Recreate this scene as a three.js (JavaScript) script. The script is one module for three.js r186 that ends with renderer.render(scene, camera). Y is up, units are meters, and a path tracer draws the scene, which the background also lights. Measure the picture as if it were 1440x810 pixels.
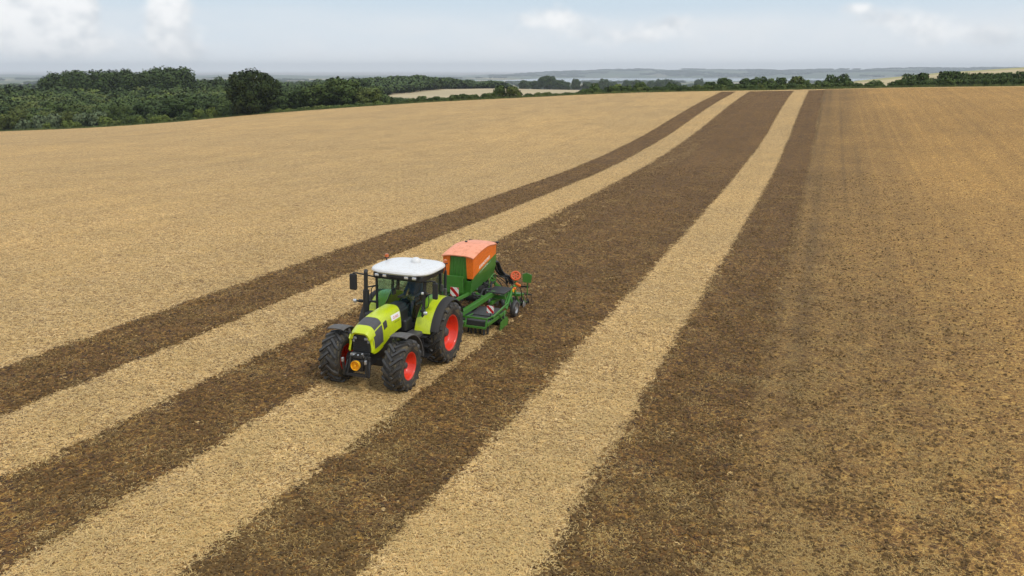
import * as THREE from 'three';
import { mergeGeometries, toCreasedNormals } from 'three/addons/utils/BufferGeometryUtils.js';
import { RoundedBoxGeometry } from 'three/addons/geometries/RoundedBoxGeometry.js';
import { MarchingCubes } from 'three/addons/objects/MarchingCubes.js';

// ---------------------------------------------------------------- camera, sky, sun, exposure
const scene = new THREE.Scene();
const EYE = 8.8, FOCAL = 1250, PITCH = Math.atan(303 / FOCAL), ROW = 19.3 * Math.PI / 180;   // ROW: bearing of the drill rows
const camera = new THREE.PerspectiveCamera(2 * Math.atan(405 / FOCAL) * 180 / Math.PI, 16 / 9, 0.5, 40000);
camera.position.set(0, EYE, 0);
camera.rotation.set(-PITCH, 0, 0);
scene.add(camera);

const renderer = new THREE.WebGLRenderer({ antialias: true });
renderer.toneMapping = THREE.LinearToneMapping;
renderer.toneMappingExposure = 1.08;
renderer.shadowMap.enabled = true;

const sun = new THREE.DirectionalLight(new THREE.Color(1.0, 0.94, 0.85), 1.5);
sun.name = 'sun';
sun.position.set(60, 95, 25);
sun.target.position.set(0, 0, -30);
sun.shadow.radius = 22;
sun.castShadow = true;
sun.shadow.mapSize.set(4096, 4096);
Object.assign(sun.shadow.camera, { left: -120, right: 120, top: 120, bottom: -120, near: 1, far: 400 });
scene.add(sun, sun.target);
scene.fog = new THREE.FogExp2(new THREE.Color(0.87, 0.935, 1.0), 0.0001);

// ---------------------------------------------------------------- random numbers and noise
function rng(seed) { let s = seed >>> 0; return () => { s = (s + 0x6d2b79f5) | 0; let t = Math.imul(s ^ (s >>> 15), 1 | s); t = (t + Math.imul(t ^ (t >>> 7), 61 | t)) ^ t; return ((t ^ (t >>> 14)) >>> 0) / 4294967296; }; }
const hash = (x, y, z = 0) => { let h = Math.imul(x | 0, 374761393) ^ Math.imul(y | 0, 668265263) ^ Math.imul(z | 0, 2147483647 - 1013); h = Math.imul(h ^ (h >>> 13), 1274126177); h ^= h >>> 16; h = Math.imul(h, 2246822519 | 0); return ((h ^ (h >>> 15)) >>> 0) / 4294967296; };
const fade = (t) => t * t * t * (t * (t * 6 - 15) + 10), lerp = (a, b, t) => a + (b - a) * t, clamp = (x, a = 0, b = 1) => Math.min(b, Math.max(a, x));
const smooth = (a, b, x) => { const t = clamp((x - a) / (b - a)); return t * t * (3 - 2 * t); };
function noise(x, y, z = 0) {   // value noise, -1..1
  const ix = Math.floor(x), iy = Math.floor(y), iz = Math.floor(z), fx = fade(x - ix), fy = fade(y - iy), fz = fade(z - iz);
  const layer = (k) => lerp(lerp(hash(ix, iy, k), hash(ix + 1, iy, k), fx), lerp(hash(ix, iy + 1, k), hash(ix + 1, iy + 1, k), fx), fy);
  return (fz === 0 ? layer(iz) : lerp(layer(iz), layer(iz + 1), fz)) * 2 - 1;
}
function fbm(x, y, z = 0, n = 4, gain = 0.5) { let a = 1, s = 0, t = 0; for (let i = 0; i < n; i++) { s += a * noise(x, y, z); t += a; a *= gain; x = x * 2.03 + 17.1; y = y * 2.03 + 9.7; z *= 2.03; } return s / t; }
function curve(xs, ys) {   // smooth curve through points
  const n = xs.length, m = xs.map((_, i) => { const a = Math.max(0, i - 1), b = Math.min(n - 1, i + 1); return (ys[b] - ys[a]) / (xs[b] - xs[a]); });
  return (x) => {
    if (x <= xs[0]) return ys[0]; if (x >= xs[n - 1]) return ys[n - 1];
    let i = 0; while (x > xs[i + 1]) i++;
    const h = xs[i + 1] - xs[i], t = (x - xs[i]) / h, t2 = t * t, t3 = t2 * t;
    return (2 * t3 - 3 * t2 + 1) * ys[i] + (t3 - 2 * t2 + t) * h * m[i] + (3 * t2 - 2 * t3) * ys[i + 1] + (t3 - t2) * h * m[i + 1];
  };
}

// ---------------------------------------------------------------- sky: pale haze low down, broken white cloud above
{
  const W = 3072, H = 1536, data = new Float32Array(W * H * 4), R = rng(77);
  // heaps of cloud: [bearing, elevation, half width, half height, strength], degrees
  const heaps = [[-20.2, 4.0, 1.35, 1.5, 1.3], [-20.5, 2.3, 1.2, 1.5, 1.3], [-19.7, 1.0, 1.6, 1.0, 0.9], [-28.6, 3.2, 3.4, 2.2, 1.35], [-25.0, 3.6, 1.25, 1.7, 1.25], [-26, 1.4, 3.2, 1.1, 1.0], [-36, 3.5, 3, 3, 0.9],
    [3.0, 3.2, 3.8, 0.9, 0.75], [6.5, 2.1, 6, 0.9, 0.6], [20.5, 3.6, 1.3, 0.45, 0.65], [22.6, 2.9, 3.6, 0.9, 0.75], [27, 2.0, 4.5, 0.9, 0.65], [10, 3.0, 1.6, 0.6, 0.55], [-9, 1.0, 6, 0.7, 0.35]];
  for (let i = 0; i < 90; i++) { const b = 45 + R() * 270; heaps.push([b > 180 ? b - 360 : b, R() * 6, 1 + R() * 4, 0.5 + R() * 2, 0.4 + R() * 0.7]); }
  for (let row = 0; row < H; row++) {
    const el = ((row + 0.5) / H - 0.5) * 180;
    const e = el * Math.PI / 180, y = Math.sin(e), ce = Math.cos(e);
    for (let col = 0; col < W; col++) {
      const at = ((col + 0.5) / W - 0.5) * 2 * Math.PI, x = Math.cos(at) * ce, z = Math.sin(at) * ce, o = (row * W + col) * 4;
      data[o + 3] = 1;
      if (el < -0.3) { data[o] = 0.42; data[o + 1] = 0.39; data[o + 2] = 0.33; continue; }
      const low = Math.exp(-Math.max(0, el) / 2.6), hi = smooth(4, 40, el);
      let r = lerp(0.52, 0.36, hi), g = lerp(0.665, 0.52, hi), b = lerp(0.78, 0.77, hi);
      const rim = 0.26 * Math.exp(-Math.max(0, el) / 0.8); r = lerp(r, 0.86, low) + rim; g = lerp(g, 0.89, low) + rim; b = lerp(b, 0.925, low) + rim;
      let bright = 0, grey = 0;
      if (el < 16) {
        const brg = Math.atan2(x, -z) * 180 / Math.PI;
        let s = 0;
        for (const [hb, he, hw, hh, k] of heaps) {
          let db = brg - hb; if (db > 180) db -= 360; else if (db < -180) db += 360;
          const qx = db / hw, qy = (el - he) / hh, q = qx * qx + qy * qy;
          if (q < 4) s += k * Math.exp(-q * 1.5);
        }
        const n = fbm(x * 26, y * 40, z * 26, 5, 0.55), puff = fbm(x * 60 + 5, y * 75, z * 60, 4, 0.55);
        const cov = smooth(0.16, 0.82, s + n * 0.42 + puff * 0.16);
        bright = cov * smooth(-0.4, 1.1, el); grey = clamp(0.42 - puff * 1.0 + n * 0.3 - 0.25 * smooth(0.7, 1.2, s));
        bright *= 1 - smooth(9, 16, el);
      }
      const up = smooth(4.5, 16, el), cn = el > 4 ? fbm(x * 5 / (y + 0.35), 3.3, z * 5 / (y + 0.35), 5, 0.55) : 0;
      const deck = up * smooth(-0.5, 0.25, cn), shade = 0.94 + 0.16 * clamp(0.5 + cn), wash = 0.75 * smooth(4.6, 2.6, el) * clamp(0.62 + 0.7 * fbm(x * 9, y * 24, z * 9, 4));
      const wl = 0.84 + rim; r = lerp(r, wl, wash); g = lerp(g, wl + 0.015, wash); b = lerp(b, wl + 0.03, wash);
      const cr = lerp(0.97, 0.66, grey), cg = lerp(0.975, 0.70, grey), cb = lerp(0.975, 0.74, grey);
      r = lerp(r, cr, bright * 0.92); g = lerp(g, cg, bright * 0.92); b = lerp(b, cb, bright * 0.92);
      r = lerp(r, shade, deck); g = lerp(g, shade * 1.01, deck); b = lerp(b, shade * 1.03, deck);
      data[o] = r; data[o + 1] = g; data[o + 2] = b;
    }
  }
  const sky = new THREE.DataTexture(data, W, H, THREE.RGBAFormat, THREE.FloatType);
  sky.mapping = THREE.EquirectangularReflectionMapping; sky.magFilter = THREE.LinearFilter; sky.needsUpdate = true;
  scene.background = sky; scene.environment = sky;
}

// ---------------------------------------------------------------- helpers
const taken = new Map();
function numbered(name) { const n = taken.get(name) ?? 0; taken.set(name, n + 1); return n ? name + '_' + String(n).padStart(3, '0') : name; }
function tag(o, label, category, group) { Object.assign(o.userData, { label, category }); if (group) o.userData.group = group; return o; }
function flat(g) {
  g = g.index ? g.toNonIndexed() : g;
  for (const k of Object.keys(g.attributes)) if (!['position', 'normal', 'uv'].includes(k)) g.deleteAttribute(k);
  if (!g.attributes.normal) g.computeVertexNormals();
  if (!g.attributes.uv) g.setAttribute('uv', new THREE.BufferAttribute(new Float32Array(g.attributes.position.count * 2), 2));
  return g;
}
const join = (list) => list.length === 1 ? list[0] : mergeGeometries(list.map(flat));
function obj(name, geo, material, parent) {
  const m = new THREE.Mesh(Array.isArray(geo) ? join(geo) : geo, material);
  m.name = parent === scene ? numbered(name) : name; m.castShadow = m.receiveShadow = true;
  parent.add(m); return m;
}
function struct(name, geo, material) { const m = obj(name, geo, material, scene); m.userData.kind = 'structure'; return m; }
function bx(w, h, d, x, y, z, r = 0, rx = 0, ry = 0, rz = 0) {
  const g = r > 0 ? new RoundedBoxGeometry(w, h, d, 2, Math.min(r, w / 2.01, h / 2.01, d / 2.01)) : new THREE.BoxGeometry(w, h, d);
  g.rotateX(rx).rotateY(ry).rotateZ(rz).translate(x, y, z); return g;
}
const V = (x, y, z) => new THREE.Vector3(x, y, z);
function rod(a, b, r, r2 = r, seg = 10) {
  const p = V(...a), q = V(...b), dir = q.clone().sub(p), g = new THREE.CylinderGeometry(r2, r, dir.length(), seg, 1);
  g.applyQuaternion(new THREE.Quaternion().setFromUnitVectors(V(0, 1, 0), dir.normalize())); const c = p.add(q).multiplyScalar(0.5); g.translate(c.x, c.y, c.z); return g;
}
function bar(a, b, w, h, r = 0.008) {   // square tube from a to b: w across, h upright
  const p = V(...a), q = V(...b), z = q.clone().sub(p), len = z.length(); z.normalize();
  let x = V(0, 1, 0).cross(z); if (x.lengthSq() < 1e-6) x = V(1, 0, 0); x.normalize();
  const y = z.clone().cross(x), g = new RoundedBoxGeometry(w, h, len, 1, Math.min(r, w / 2.01, h / 2.01));
  g.applyMatrix4(new THREE.Matrix4().makeBasis(x, y, z)); const c = p.add(q).multiplyScalar(0.5); g.translate(c.x, c.y, c.z); return g;
}
const hose = (pts, r, n = 24, seg = 8) => new THREE.TubeGeometry(new THREE.CatmullRomCurve3(pts.map((p) => V(...p))), n, r, seg);
function wheelLathe(profile, seg = 40) {   // [radius, across] turned about x
  const g = new THREE.LatheGeometry(profile.map(([r, x]) => new THREE.Vector2(r, x)), seg); g.rotateZ(-Math.PI / 2); return g;
}
function sheet(nu, nv, f, thick = 0) {   // surface f(u,v)->[x,y,z], u,v in 0..1, with thickness along its normal
  const pos = [], uv = [], idx = [], side = (off) => {
    const base = pos.length / 3, e = 1e-3;
    for (let j = 0; j <= nv; j++) for (let i = 0; i <= nu; i++) {
      const u = i / nu, v = j / nv, p = V(...f(u, v));
      if (off) { const ua = Math.max(0, u - e), ub = Math.min(1, u + e), va = Math.max(0, v - e), vb = Math.min(1, v + e); const n = V(...f(ub, v)).sub(V(...f(ua, v))).cross(V(...f(u, vb)).sub(V(...f(u, va)))).normalize(); p.addScaledVector(n, off); }
      pos.push(p.x, p.y, p.z); uv.push(u, v);
    }
    return base;
  }, at = (b, i, j) => b + j * (nu + 1) + i;
  const a = side(0);
  for (let j = 0; j < nv; j++) for (let i = 0; i < nu; i++) idx.push(at(a, i, j), at(a, i + 1, j), at(a, i + 1, j + 1), at(a, i, j), at(a, i + 1, j + 1), at(a, i, j + 1));
  if (thick) {
    const b = side(-thick);
    for (let j = 0; j < nv; j++) for (let i = 0; i < nu; i++) idx.push(at(b, i, j), at(b, i + 1, j + 1), at(b, i + 1, j), at(b, i, j), at(b, i, j + 1), at(b, i + 1, j + 1));
    for (let i = 0; i < nu; i++) { idx.push(at(a, i, 0), at(b, i, 0), at(b, i + 1, 0), at(a, i, 0), at(b, i + 1, 0), at(a, i + 1, 0)); idx.push(at(a, i, nv), at(b, i + 1, nv), at(b, i, nv), at(a, i, nv), at(a, i + 1, nv), at(b, i + 1, nv)); }
    for (let j = 0; j < nv; j++) { idx.push(at(a, 0, j), at(b, 0, j + 1), at(b, 0, j), at(a, 0, j), at(a, 0, j + 1), at(b, 0, j + 1)); idx.push(at(a, nu, j), at(b, nu, j), at(b, nu, j + 1), at(a, nu, j), at(b, nu, j + 1), at(a, nu, j + 1)); }
  }
  const g = new THREE.BufferGeometry();
  g.setAttribute('position', new THREE.Float32BufferAttribute(pos, 3)); g.setAttribute('uv', new THREE.Float32BufferAttribute(uv, 2)); g.setIndex(idx);
  g.computeVertexNormals();
  return thick ? toCreasedNormals(g, 0.7) : g;
}
function prism(outline, depth, bevel = 0) {   // outline [[x,y]...] extruded along z, centred
  const s = new THREE.Shape(outline.map(([x, y]) => new THREE.Vector2(x, y)));
  const g = new THREE.ExtrudeGeometry(s, { depth, bevelEnabled: bevel > 0, bevelSize: bevel, bevelThickness: bevel, bevelSegments: 2, steps: 1 });
  g.translate(0, 0, -depth / 2); return g;
}
const lin = (r, g, b) => new THREE.Color().setRGB(r, g, b);
const mat = (color, roughness = 0.6, extra = {}) => new THREE.MeshPhysicalMaterial({ color: lin(...color), roughness, ...extra });
function canvasTexture(w, h, draw, srgb = true) {
  const c = document.createElement('canvas'); c.width = w; c.height = h; draw(c.getContext('2d'), w, h);
  const t = new THREE.CanvasTexture(c); if (srgb) t.colorSpace = THREE.SRGBColorSpace; t.wrapS = t.wrapT = THREE.RepeatWrapping; t.magFilter = THREE.LinearFilter; return t;
}

// ---------------------------------------------------------------- the lie of the land
// (u, d): metres across and along the drill rows, from the point below the camera
const CR = Math.cos(ROW), SR = Math.sin(ROW);
const toXZ = (u, d) => [u * CR + d * SR, u * SR - d * CR];
const toUD = (x, z) => [x * CR + z * SR, x * SR - z * CR];
const along = curve([-20, 6, 20, 38, 60, 88, 120, 160, 215], [0.08, 0.05, -0.02, -0.1, -0.28, -0.16, 0.9, 2.9, 5.14]);
const rowEnd = curve([-280, -220, -134, -60, -22, 20, 80], [170, 177, 185, 198, 204, 206, 206]);
const endLevel = curve([-260, -218, -204.6, -178.5, -153.7, -130.5, -109.2, -88.6, -68.8, -46.4, -24.9, -9.9, 4.4, 18.2, 36.4, 60, 90], [-8.6, -7.0, -6.23, -4.93, -3.18, -1.04, 0.61, 2.04, 3.10, 4.25, 4.85, 5.15, 5.55, 5.87, 6.17, 6.4, 6.5]);
function fieldY(u, d) {
  const w = smooth(25, 182, d);
  return along(d) + w * (endLevel(u) - along(rowEnd(u))) - (1 - w) * 0.03 * clamp(u + 11, -14, 40);
}
// country beyond the field: level by bearing (as the picture column of the camera above) and by distance past the field's end
const COLS = [-300, 0, 150, 360, 550, 700, 850, 1000, 1140, 1200, 1260, 1320, 1440, 1800];
const PAST = [0, 40, 130, 280, 500, 800, 1400, 2300, 4500];
const LEVEL = [null,
  [-12, -10.5, -9, -5.5, -2.5, -0.5, 1, 1.5, 2.2, 2.5, 3, 3.4, 4, 5],
  [-17, -15, -14, -11, -7, -6, -5, -6, -4, -1, 1, 2, 3, 4],
  [-18, -17, -17, -14, -6, -5.5, -8, -12, -9, -1, 2, 4, 7, 9],
  [-18, -18, -18, -15, -3.6, -3.2, -5, -18, -8, 2.9, 6.0, 8.9, 12.3, 15],
  [-20, -20, -20, -18, -11, -12, -14, -26, -24, -18, -8, -2, 3, 5],
  [-26, -26, -26, -25, -26, -28, -30, -34, -34, -32, -30, -28, -25, -25],
  [-34, -34, -34, -34, -36, -38, -40, -42, -42, -42, -42, -42, -42, -42],
  [-40, -40, -40, -40, -42, -43, -43, -43, -43, -43, -43, -43, -43, -43]];
const endAt = curve([-300, -60, 0, 120, 240, 360, 480, 600, 720, 860, 1000, 1200, 1440, 1800], [310, 281, 272, 254, 239, 227, 219, 212, 208, 205, 205, 205, 209, 216]);
const endCol = curve([-300, -60, 0, 120, 240, 360, 480, 600, 720, 860, 1000, 1100, 1200, 1300, 1440, 1800], [-8.5, -7, -6.23, -4.93, -3.18, -1.04, 0.61, 2.04, 3.1, 4.3, 4.85, 5.15, 5.59, 5.87, 6.17, 6.4]);
const hills = curve([-300, 690, 760, 860, 1000, 1200, 1440, 1800], [-34, -34, 5, 34, 50, 56, 74, 80]);
const column = (x, z) => clamp(720 + FOCAL * 1.0237 * x / Math.max(1, -z), -300, 1800);
function bearing(col) { const k = (col - 720) / (FOCAL * 1.0237), n = Math.hypot(k, 1); return [k / n, -1 / n]; }
function landY(x, z) {
  const c = column(x, z), past = Math.hypot(x, z) - endAt(c);
  if (past <= 0) return endCol(c) - 0.35;
  let i = 0; while (i < COLS.length - 2 && c > COLS[i + 1]) i++;
  let j = 0; while (j < PAST.length - 2 && past > PAST[j + 1]) j++;
  const fx = (clamp((c - COLS[i]) / (COLS[i + 1] - COLS[i]))), fy = clamp((past - PAST[j]) / (PAST[j + 1] - PAST[j]));
  const L = (a, b) => a ? LEVEL[a][b] : endCol(c) - 0.35;
  let y = lerp(lerp(L(j, i), L(j, i + 1), fx), lerp(L(j + 1, i), L(j + 1, i + 1), fx), fy);
  y += fbm(x / 90, z / 90, 0, 3) * 0.8 * smooth(20, 200, past);
  if (past > 3000) {
    const far = smooth(8600, 11500, past + 500 * noise(x / 900, z / 900)), rough = fbm(x / 1500 + 3, z / 1500, 0, 4);
    y += smooth(3000, 4200, past) * (rough * 6 - 1.5 * smooth(680, 800, c) - 3.5 * smooth(690, 780, c) * smooth(1300, 1200, c) * smooth(4600, 5400, past)) + far * Math.max(0, hills(c) + 36 + rough * 26 + 8 * noise(x / 300, z / 300));
  }
  return y;
}
const onLand = (col, dist) => { const [bx_, bz] = bearing(col); return [bx_ * dist, landY(bx_ * dist, bz * dist), bz * dist]; };

// ---------------------------------------------------------------- ground textures: chopped straw, loose soil
function straws(c, w, h, n, R, tones, len, wid) {
  for (let i = 0; i < n; i++) {
    const x = R() * w, y = R() * h, a = R() * Math.PI, l = len[0] + R() * (len[1] - len[0]), b = (R() - 0.5) * l * 0.5, t = tones[(R() * tones.length) | 0];
    c.strokeStyle = t; c.lineWidth = wid[0] + R() * (wid[1] - wid[0]);
    for (const ox of new Set([0, x > w - len[1] ? -w : x < len[1] ? w : 0])) for (const oy of new Set([0, y > h - len[1] ? -h : y < len[1] ? h : 0])) {
      c.beginPath(); const dx = Math.cos(a) * l / 2, dy = Math.sin(a) * l / 2;
      c.moveTo(x + ox - dx, y + oy - dy); c.quadraticCurveTo(x + ox - dy / l * b, y + oy + dx / l * b, x + ox + dx, y + oy + dy); c.stroke();
    }
  }
}
function blotches(c, w, h, n, R, tones, size) {
  for (let i = 0; i < n; i++) {
    const x = R() * w, y = R() * h, r = size[0] + R() ** 2 * (size[1] - size[0]); c.fillStyle = tones[(R() * tones.length) | 0];
    for (const ox of new Set([0, x > w - r ? -w : x < r ? w : 0])) for (const oy of new Set([0, y > h - r ? -h : y < r ? h : 0])) {
      c.beginPath(); for (let k = 0; k < 8; k++) { const a = k / 8 * 6.2832, q = r * (0.65 + 0.35 * hash(i, k)); c[k ? 'lineTo' : 'moveTo'](x + ox + Math.cos(a) * q, y + oy + Math.sin(a) * q * 0.75); } c.fill();
    }
  }
}
const TILE = 8.2, S = 2048;
const strawTones = ['#cdb588', '#c0a672', '#b59b67', '#d8c49c', '#a98f5c', '#bfa06a', '#97804f', '#e2d2ae'], soilTones = ['#684a29', '#573d20', '#77552f', '#482f17', '#826039', '#5f4222'];
const stubbleMap = canvasTexture(S, S, (c) => {
  const R = rng(5); c.fillStyle = '#a98f60'; c.fillRect(0, 0, S, S);
  blotches(c, S, S, 9000, R, ['#8d7348', '#9b8152', '#b39968', '#a98d5c', '#7c6440', '#bda676'], [4, 34]);
  blotches(c, S, S, 2600, R, ['#6d5535', '#5f4a2e', '#7b623e'], [2, 14]);
  blotches(c, S, S, 420, R, ['rgba(96,72,42,0.30)', 'rgba(214,190,140,0.22)', 'rgba(110,84,50,0.30)'], [22, 64]);
  straws(c, S, S, 56000, R, strawTones, [10, 44], [1.1, 2.8]);
  blotches(c, S, S, 4600, R, ['#5c472c', '#6a5233', '#4f3b22', '#7a6140'], [2, 13]); straws(c, S, S, 8500, R, ['#5c472c', '#6a5233', '#745b38', '#4f3b22'], [14, 64], [2, 6]);
  blotches(c, S, S, 1500, R, ['rgba(92,70,38,0.55)', 'rgba(104,80,46,0.5)', 'rgba(226,206,160,0.40)'], [5, 22]);
  blotches(c, S, S, 2400, R, ['rgba(104,78,42,0.72)', 'rgba(88,64,32,0.72)', 'rgba(122,94,54,0.7)'], [6, 20]);
  straws(c, S, S, 10000, R, ['#dcc9a2', '#e8d9b6', '#cbb07c'], [12, 52], [1.2, 2.6]);
});
const soilMap = canvasTexture(S, S, (c) => {
  const R = rng(9); c.fillStyle = '#593f21'; c.fillRect(0, 0, S, S);
  blotches(c, S, S, 16000, R, soilTones, [3, 26]);
  straws(c, S, S, 13000, R, ['#866438', '#957142', '#755730', '#a8854e'], [8, 40], [1, 2.4]);
  blotches(c, S, S, 7000, R, soilTones, [2, 10]);
  blotches(c, S, S, 3000, R, ['rgba(44,28,10,0.7)', 'rgba(52,34,14,0.65)', 'rgba(44,28,10,0.6)', 'rgba(158,122,66,0.5)', 'rgba(178,142,84,0.5)'], [7, 30]);
  straws(c, S, S, 9000, R, ['#b09052', '#c2a364', '#9c7b42', '#d0b57c'], [10, 46], [1.1, 2.6]);
});
const mixedMap = canvasTexture(S, S, (c) => {   // drilled ground: soil and straw worked together
  const R = rng(13); c.fillStyle = '#7b5d36'; c.fillRect(0, 0, S, S);
  blotches(c, S, S, 15000, R, ['#6a4d2a', '#7d5e35', '#8d6d41', '#5b4123', '#9b7b4c', '#74562f'], [3, 28]);
  blotches(c, S, S, 300, R, ['rgba(74,52,26,0.30)', 'rgba(190,160,104,0.25)'], [22, 70]);
  straws(c, S, S, 30000, R, ['#97774a', '#a88553', '#8a6a3c', '#b8965f', '#7b5c33'], [8, 44], [1, 2.6]);
  blotches(c, S, S, 5000, R, ['#57401f', '#65492a', '#4a3319'], [2, 11]);
  blotches(c, S, S, 3400, R, ['rgba(60,40,16,0.62)', 'rgba(70,46,20,0.6)', 'rgba(196,162,98,0.5)', 'rgba(178,142,84,0.5)'], [6, 26]);
  straws(c, S, S, 10000, R, ['#c0a05f', '#cfb176', '#ab8950', '#d8c08a'], [10, 50], [1.1, 2.6]);
});
const reliefMap = canvasTexture(1024, 1024, (c) => {
  const R = rng(21); c.fillStyle = '#555'; c.fillRect(0, 0, 1024, 1024);
  blotches(c, 1024, 1024, 9000, R, ['#333', '#444', '#666', '#777', '#8a8a8a', '#2a2a2a'], [3, 16]);
  straws(c, 1024, 1024, 22000, R, ['#999', '#bbb', '#ddd', '#888'], [6, 26], [1, 2]);
}, false);
const cutMap = canvasTexture(1024, 1024, (c) => {   // where loose soil breaks up into patches; every level equally common
  const N = 1024, v = new Float32Array(N * N), im = c.createImageData(N, N), n = (X, Y) => 0.25 * noise(X / 70, Y / 70, 3) + 0.5 * noise(X / 22, Y / 22, 5) + 0.85 * noise(X / 8, Y / 8, 8) + 0.65 * noise(X / 3.2, Y / 3.2, 11);
  for (let y = 0; y < N; y++) for (let x = 0; x < N; x++) {   // blends shifted samples near the border so that the tile wraps
    const fx = smooth(N - 90, N, x), fy = smooth(N - 90, N, y); let q = n(x, y);
    if (fx) q = lerp(q, n(x - N, y), fx); if (fy) q = lerp(q, fx ? lerp(n(x, y - N), n(x - N, y - N), fx) : n(x, y - N), fy);
    v[y * N + x] = q;
  }
  const bins = new Float32Array(2001); for (const q of v) bins[Math.round((clamp(q / 4.8 + 0.5)) * 2000)]++;
  for (let k = 1; k < 2001; k++) bins[k] += bins[k - 1];
  for (let k = 0; k < N * N; k++) { const r = bins[Math.round((clamp(v[k] / 4.8 + 0.5)) * 2000)] / (N * N); im.data[k * 4] = im.data[k * 4 + 1] = im.data[k * 4 + 2] = 127.5 + 127.5 * r; im.data[k * 4 + 3] = 255; }
  c.putImageData(im, 0, 0);
}, false);
const stubbleMat = new THREE.MeshStandardMaterial({ color: lin(1.3, 1.135, 0.86), map: stubbleMap, bumpMap: reliefMap, bumpScale: 0.05, roughness: 0.95, vertexColors: true });
const soilMat = new THREE.MeshStandardMaterial({ map: soilMap, bumpMap: reliefMap, bumpScale: 0.08, roughness: 0.98, color: lin(0.90, 0.80, 0.46), vertexColors: true, alphaMap: cutMap, alphaTest: 0.5 });
const mixedMat = new THREE.MeshStandardMaterial({ color: lin(1.08, 0.98, 0.68), map: mixedMap, bumpMap: reliefMap, bumpScale: 0.07, roughness: 0.98, vertexColors: true, alphaMap: cutMap, alphaTest: 0.5 });

// ---------------------------------------------------------------- the field
const clod = (u, d) => Math.max(0, 1 - Math.max(0, Math.hypot(u + 8, d - 14) - 14) / 55);
const crumb = (u, d) => { const k = clod(u, d); return k <= 0 ? 0 : k * (0.016 * noise(u * 7.3, d * 7.3, 1) + 0.014 * noise(u * 2.9, d * 2.9, 2)); };
const wide = (u, d) => fbm(u / 14, d / 22, 4, 3);
function groundY(u, d) { return fieldY(u, d) + crumb(u, d) + 0.02 * noise(u / 1.7, d / 2.3, 7); }
function gridMesh(us, ds, yAt, colour, itemSize, turn) {
  const nu = us.length, nd = ds.length, pos = new Float32Array(nu * nd * 3), uv = new Float32Array(nu * nd * 2), col = new Float32Array(nu * nd * itemSize), idx = new Uint32Array((nu - 1) * (nd - 1) * 6);
  const ct = Math.cos(turn) / TILE, st = Math.sin(turn) / TILE;
  for (let j = 0, k = 0; j < nd; j++) for (let i = 0; i < nu; i++, k++) {
    const u = us[i], dv = ds[j], d = Math.min(dv, rowEnd(u)), [x, z] = toXZ(u, d);
    pos[k * 3] = x; pos[k * 3 + 1] = yAt(u, d); pos[k * 3 + 2] = z;
    const wu = u + 0.9 * noise(u / 9, d / 9, 2), wd = d + 0.9 * noise(u / 8, d / 8, 5);
    uv[k * 2] = wu * ct - wd * st; uv[k * 2 + 1] = wu * st + wd * ct;
    col.set(colour(u, d), k * itemSize);
  }
  let o = 0;
  for (let j = 0; j < nd - 1; j++) for (let i = 0; i < nu - 1; i++) { const a = j * nu + i, b = a + 1, c = a + nu, e = c + 1; idx[o++] = a; idx[o++] = b; idx[o++] = e; idx[o++] = a; idx[o++] = e; idx[o++] = c; }
  const g = new THREE.BufferGeometry();
  g.setAttribute('position', new THREE.BufferAttribute(pos, 3)); g.setAttribute('uv', new THREE.BufferAttribute(uv, 2)); g.setAttribute('color', new THREE.BufferAttribute(col, itemSize)); g.setIndex(new THREE.BufferAttribute(idx, 1));
  g.computeVertexNormals(); return g;
}
const steps = (from, to, f) => { const a = [from]; while (a[a.length - 1] < to) a.push(a[a.length - 1] + f(a[a.length - 1])); a[a.length - 1] = to; return a; };
const fieldD = steps(-14, 207, (d) => d < 7 ? 0.7 : Math.max(0.13, 0.0065 * d));
const fieldU = steps(-235, 85, (u) => Math.min(3, 0.13 + 0.024 * Math.max(0, Math.abs(u + 8) - 17)));
struct('stubble_field', gridMesh(fieldU, fieldD, groundY, (u, d) => {
  const w = wide(u, d), p = fbm(u / 2.6, d / 3.4, 9, 3), line = 0.05 * noise(u / 1.1, d / 60, 3) + 0.04 * noise(u / 160 + d / 2.6, 3.7, 6) * smooth(60, 120, d), rake = fbm(u / 0.9, d / 0.28, 51, 2) * clod(u, d), k = 1 + 0.08 * w + 0.12 * p + 0.13 * rake + line;
  return [k * (1 + 0.02 * w), k * (1 - 0.01 * p), k * (1 - 0.05 * w - 0.03 * p)];
}, 3, 0.4), stubbleMat);
// drilled and cultivated passes: sheets of loose soil over the stubble. cover(u, d) in 0..1
const EDGE = (k) => -22.4 + 3 * k;
function soilStrip(name, u0, u1, d0, d1, cover, tint, turn, du = 0.1, material = soilMat) {
  const us = steps(u0 - 0.5, u1 + 0.5, () => du), ds = steps(d0, d1, (d) => Math.max(0.14, 0.0065 * d));
  const g = gridMesh(us, ds, (u, d) => groundY(u, d) + 0.012 + 0.0001 * d + clod(u, d) * (0.022 * Math.max(0, noise(u * 5.1, d * 5.1, 12)) + 0.016 * Math.max(0, noise(u * 9.7, d * 9.7, 13))), (u, d) => {
    const wob = 0.05 * noise(d / 3.1, u0, 3) + 0.05 * noise(d / 0.5, u0, 5) * clod(u, d) + 0.12 * noise(d / 28, u0, 9), e = Math.min(u - (u0 + wob), (u1 + wob) - u), c = clamp(cover(u, d)) * smooth(-0.20, 0.34, e), t = tint(u, d);
    return [t[0], t[1], t[2], 0.5 + 0.5 * c];
  }, 4, turn);
  return struct(name, g, material);
}
const brown = (u, d) => { const p = fbm(u / 1.6, d / 2.4, 15, 3), s = 0.08 * noise(u / 0.45, d / 30, 17), k = 1 + 0.22 * p + s + 0.1; return [k, k * (1 + 0.02 * p), k * (1 + 0.04 * p)]; };
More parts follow.
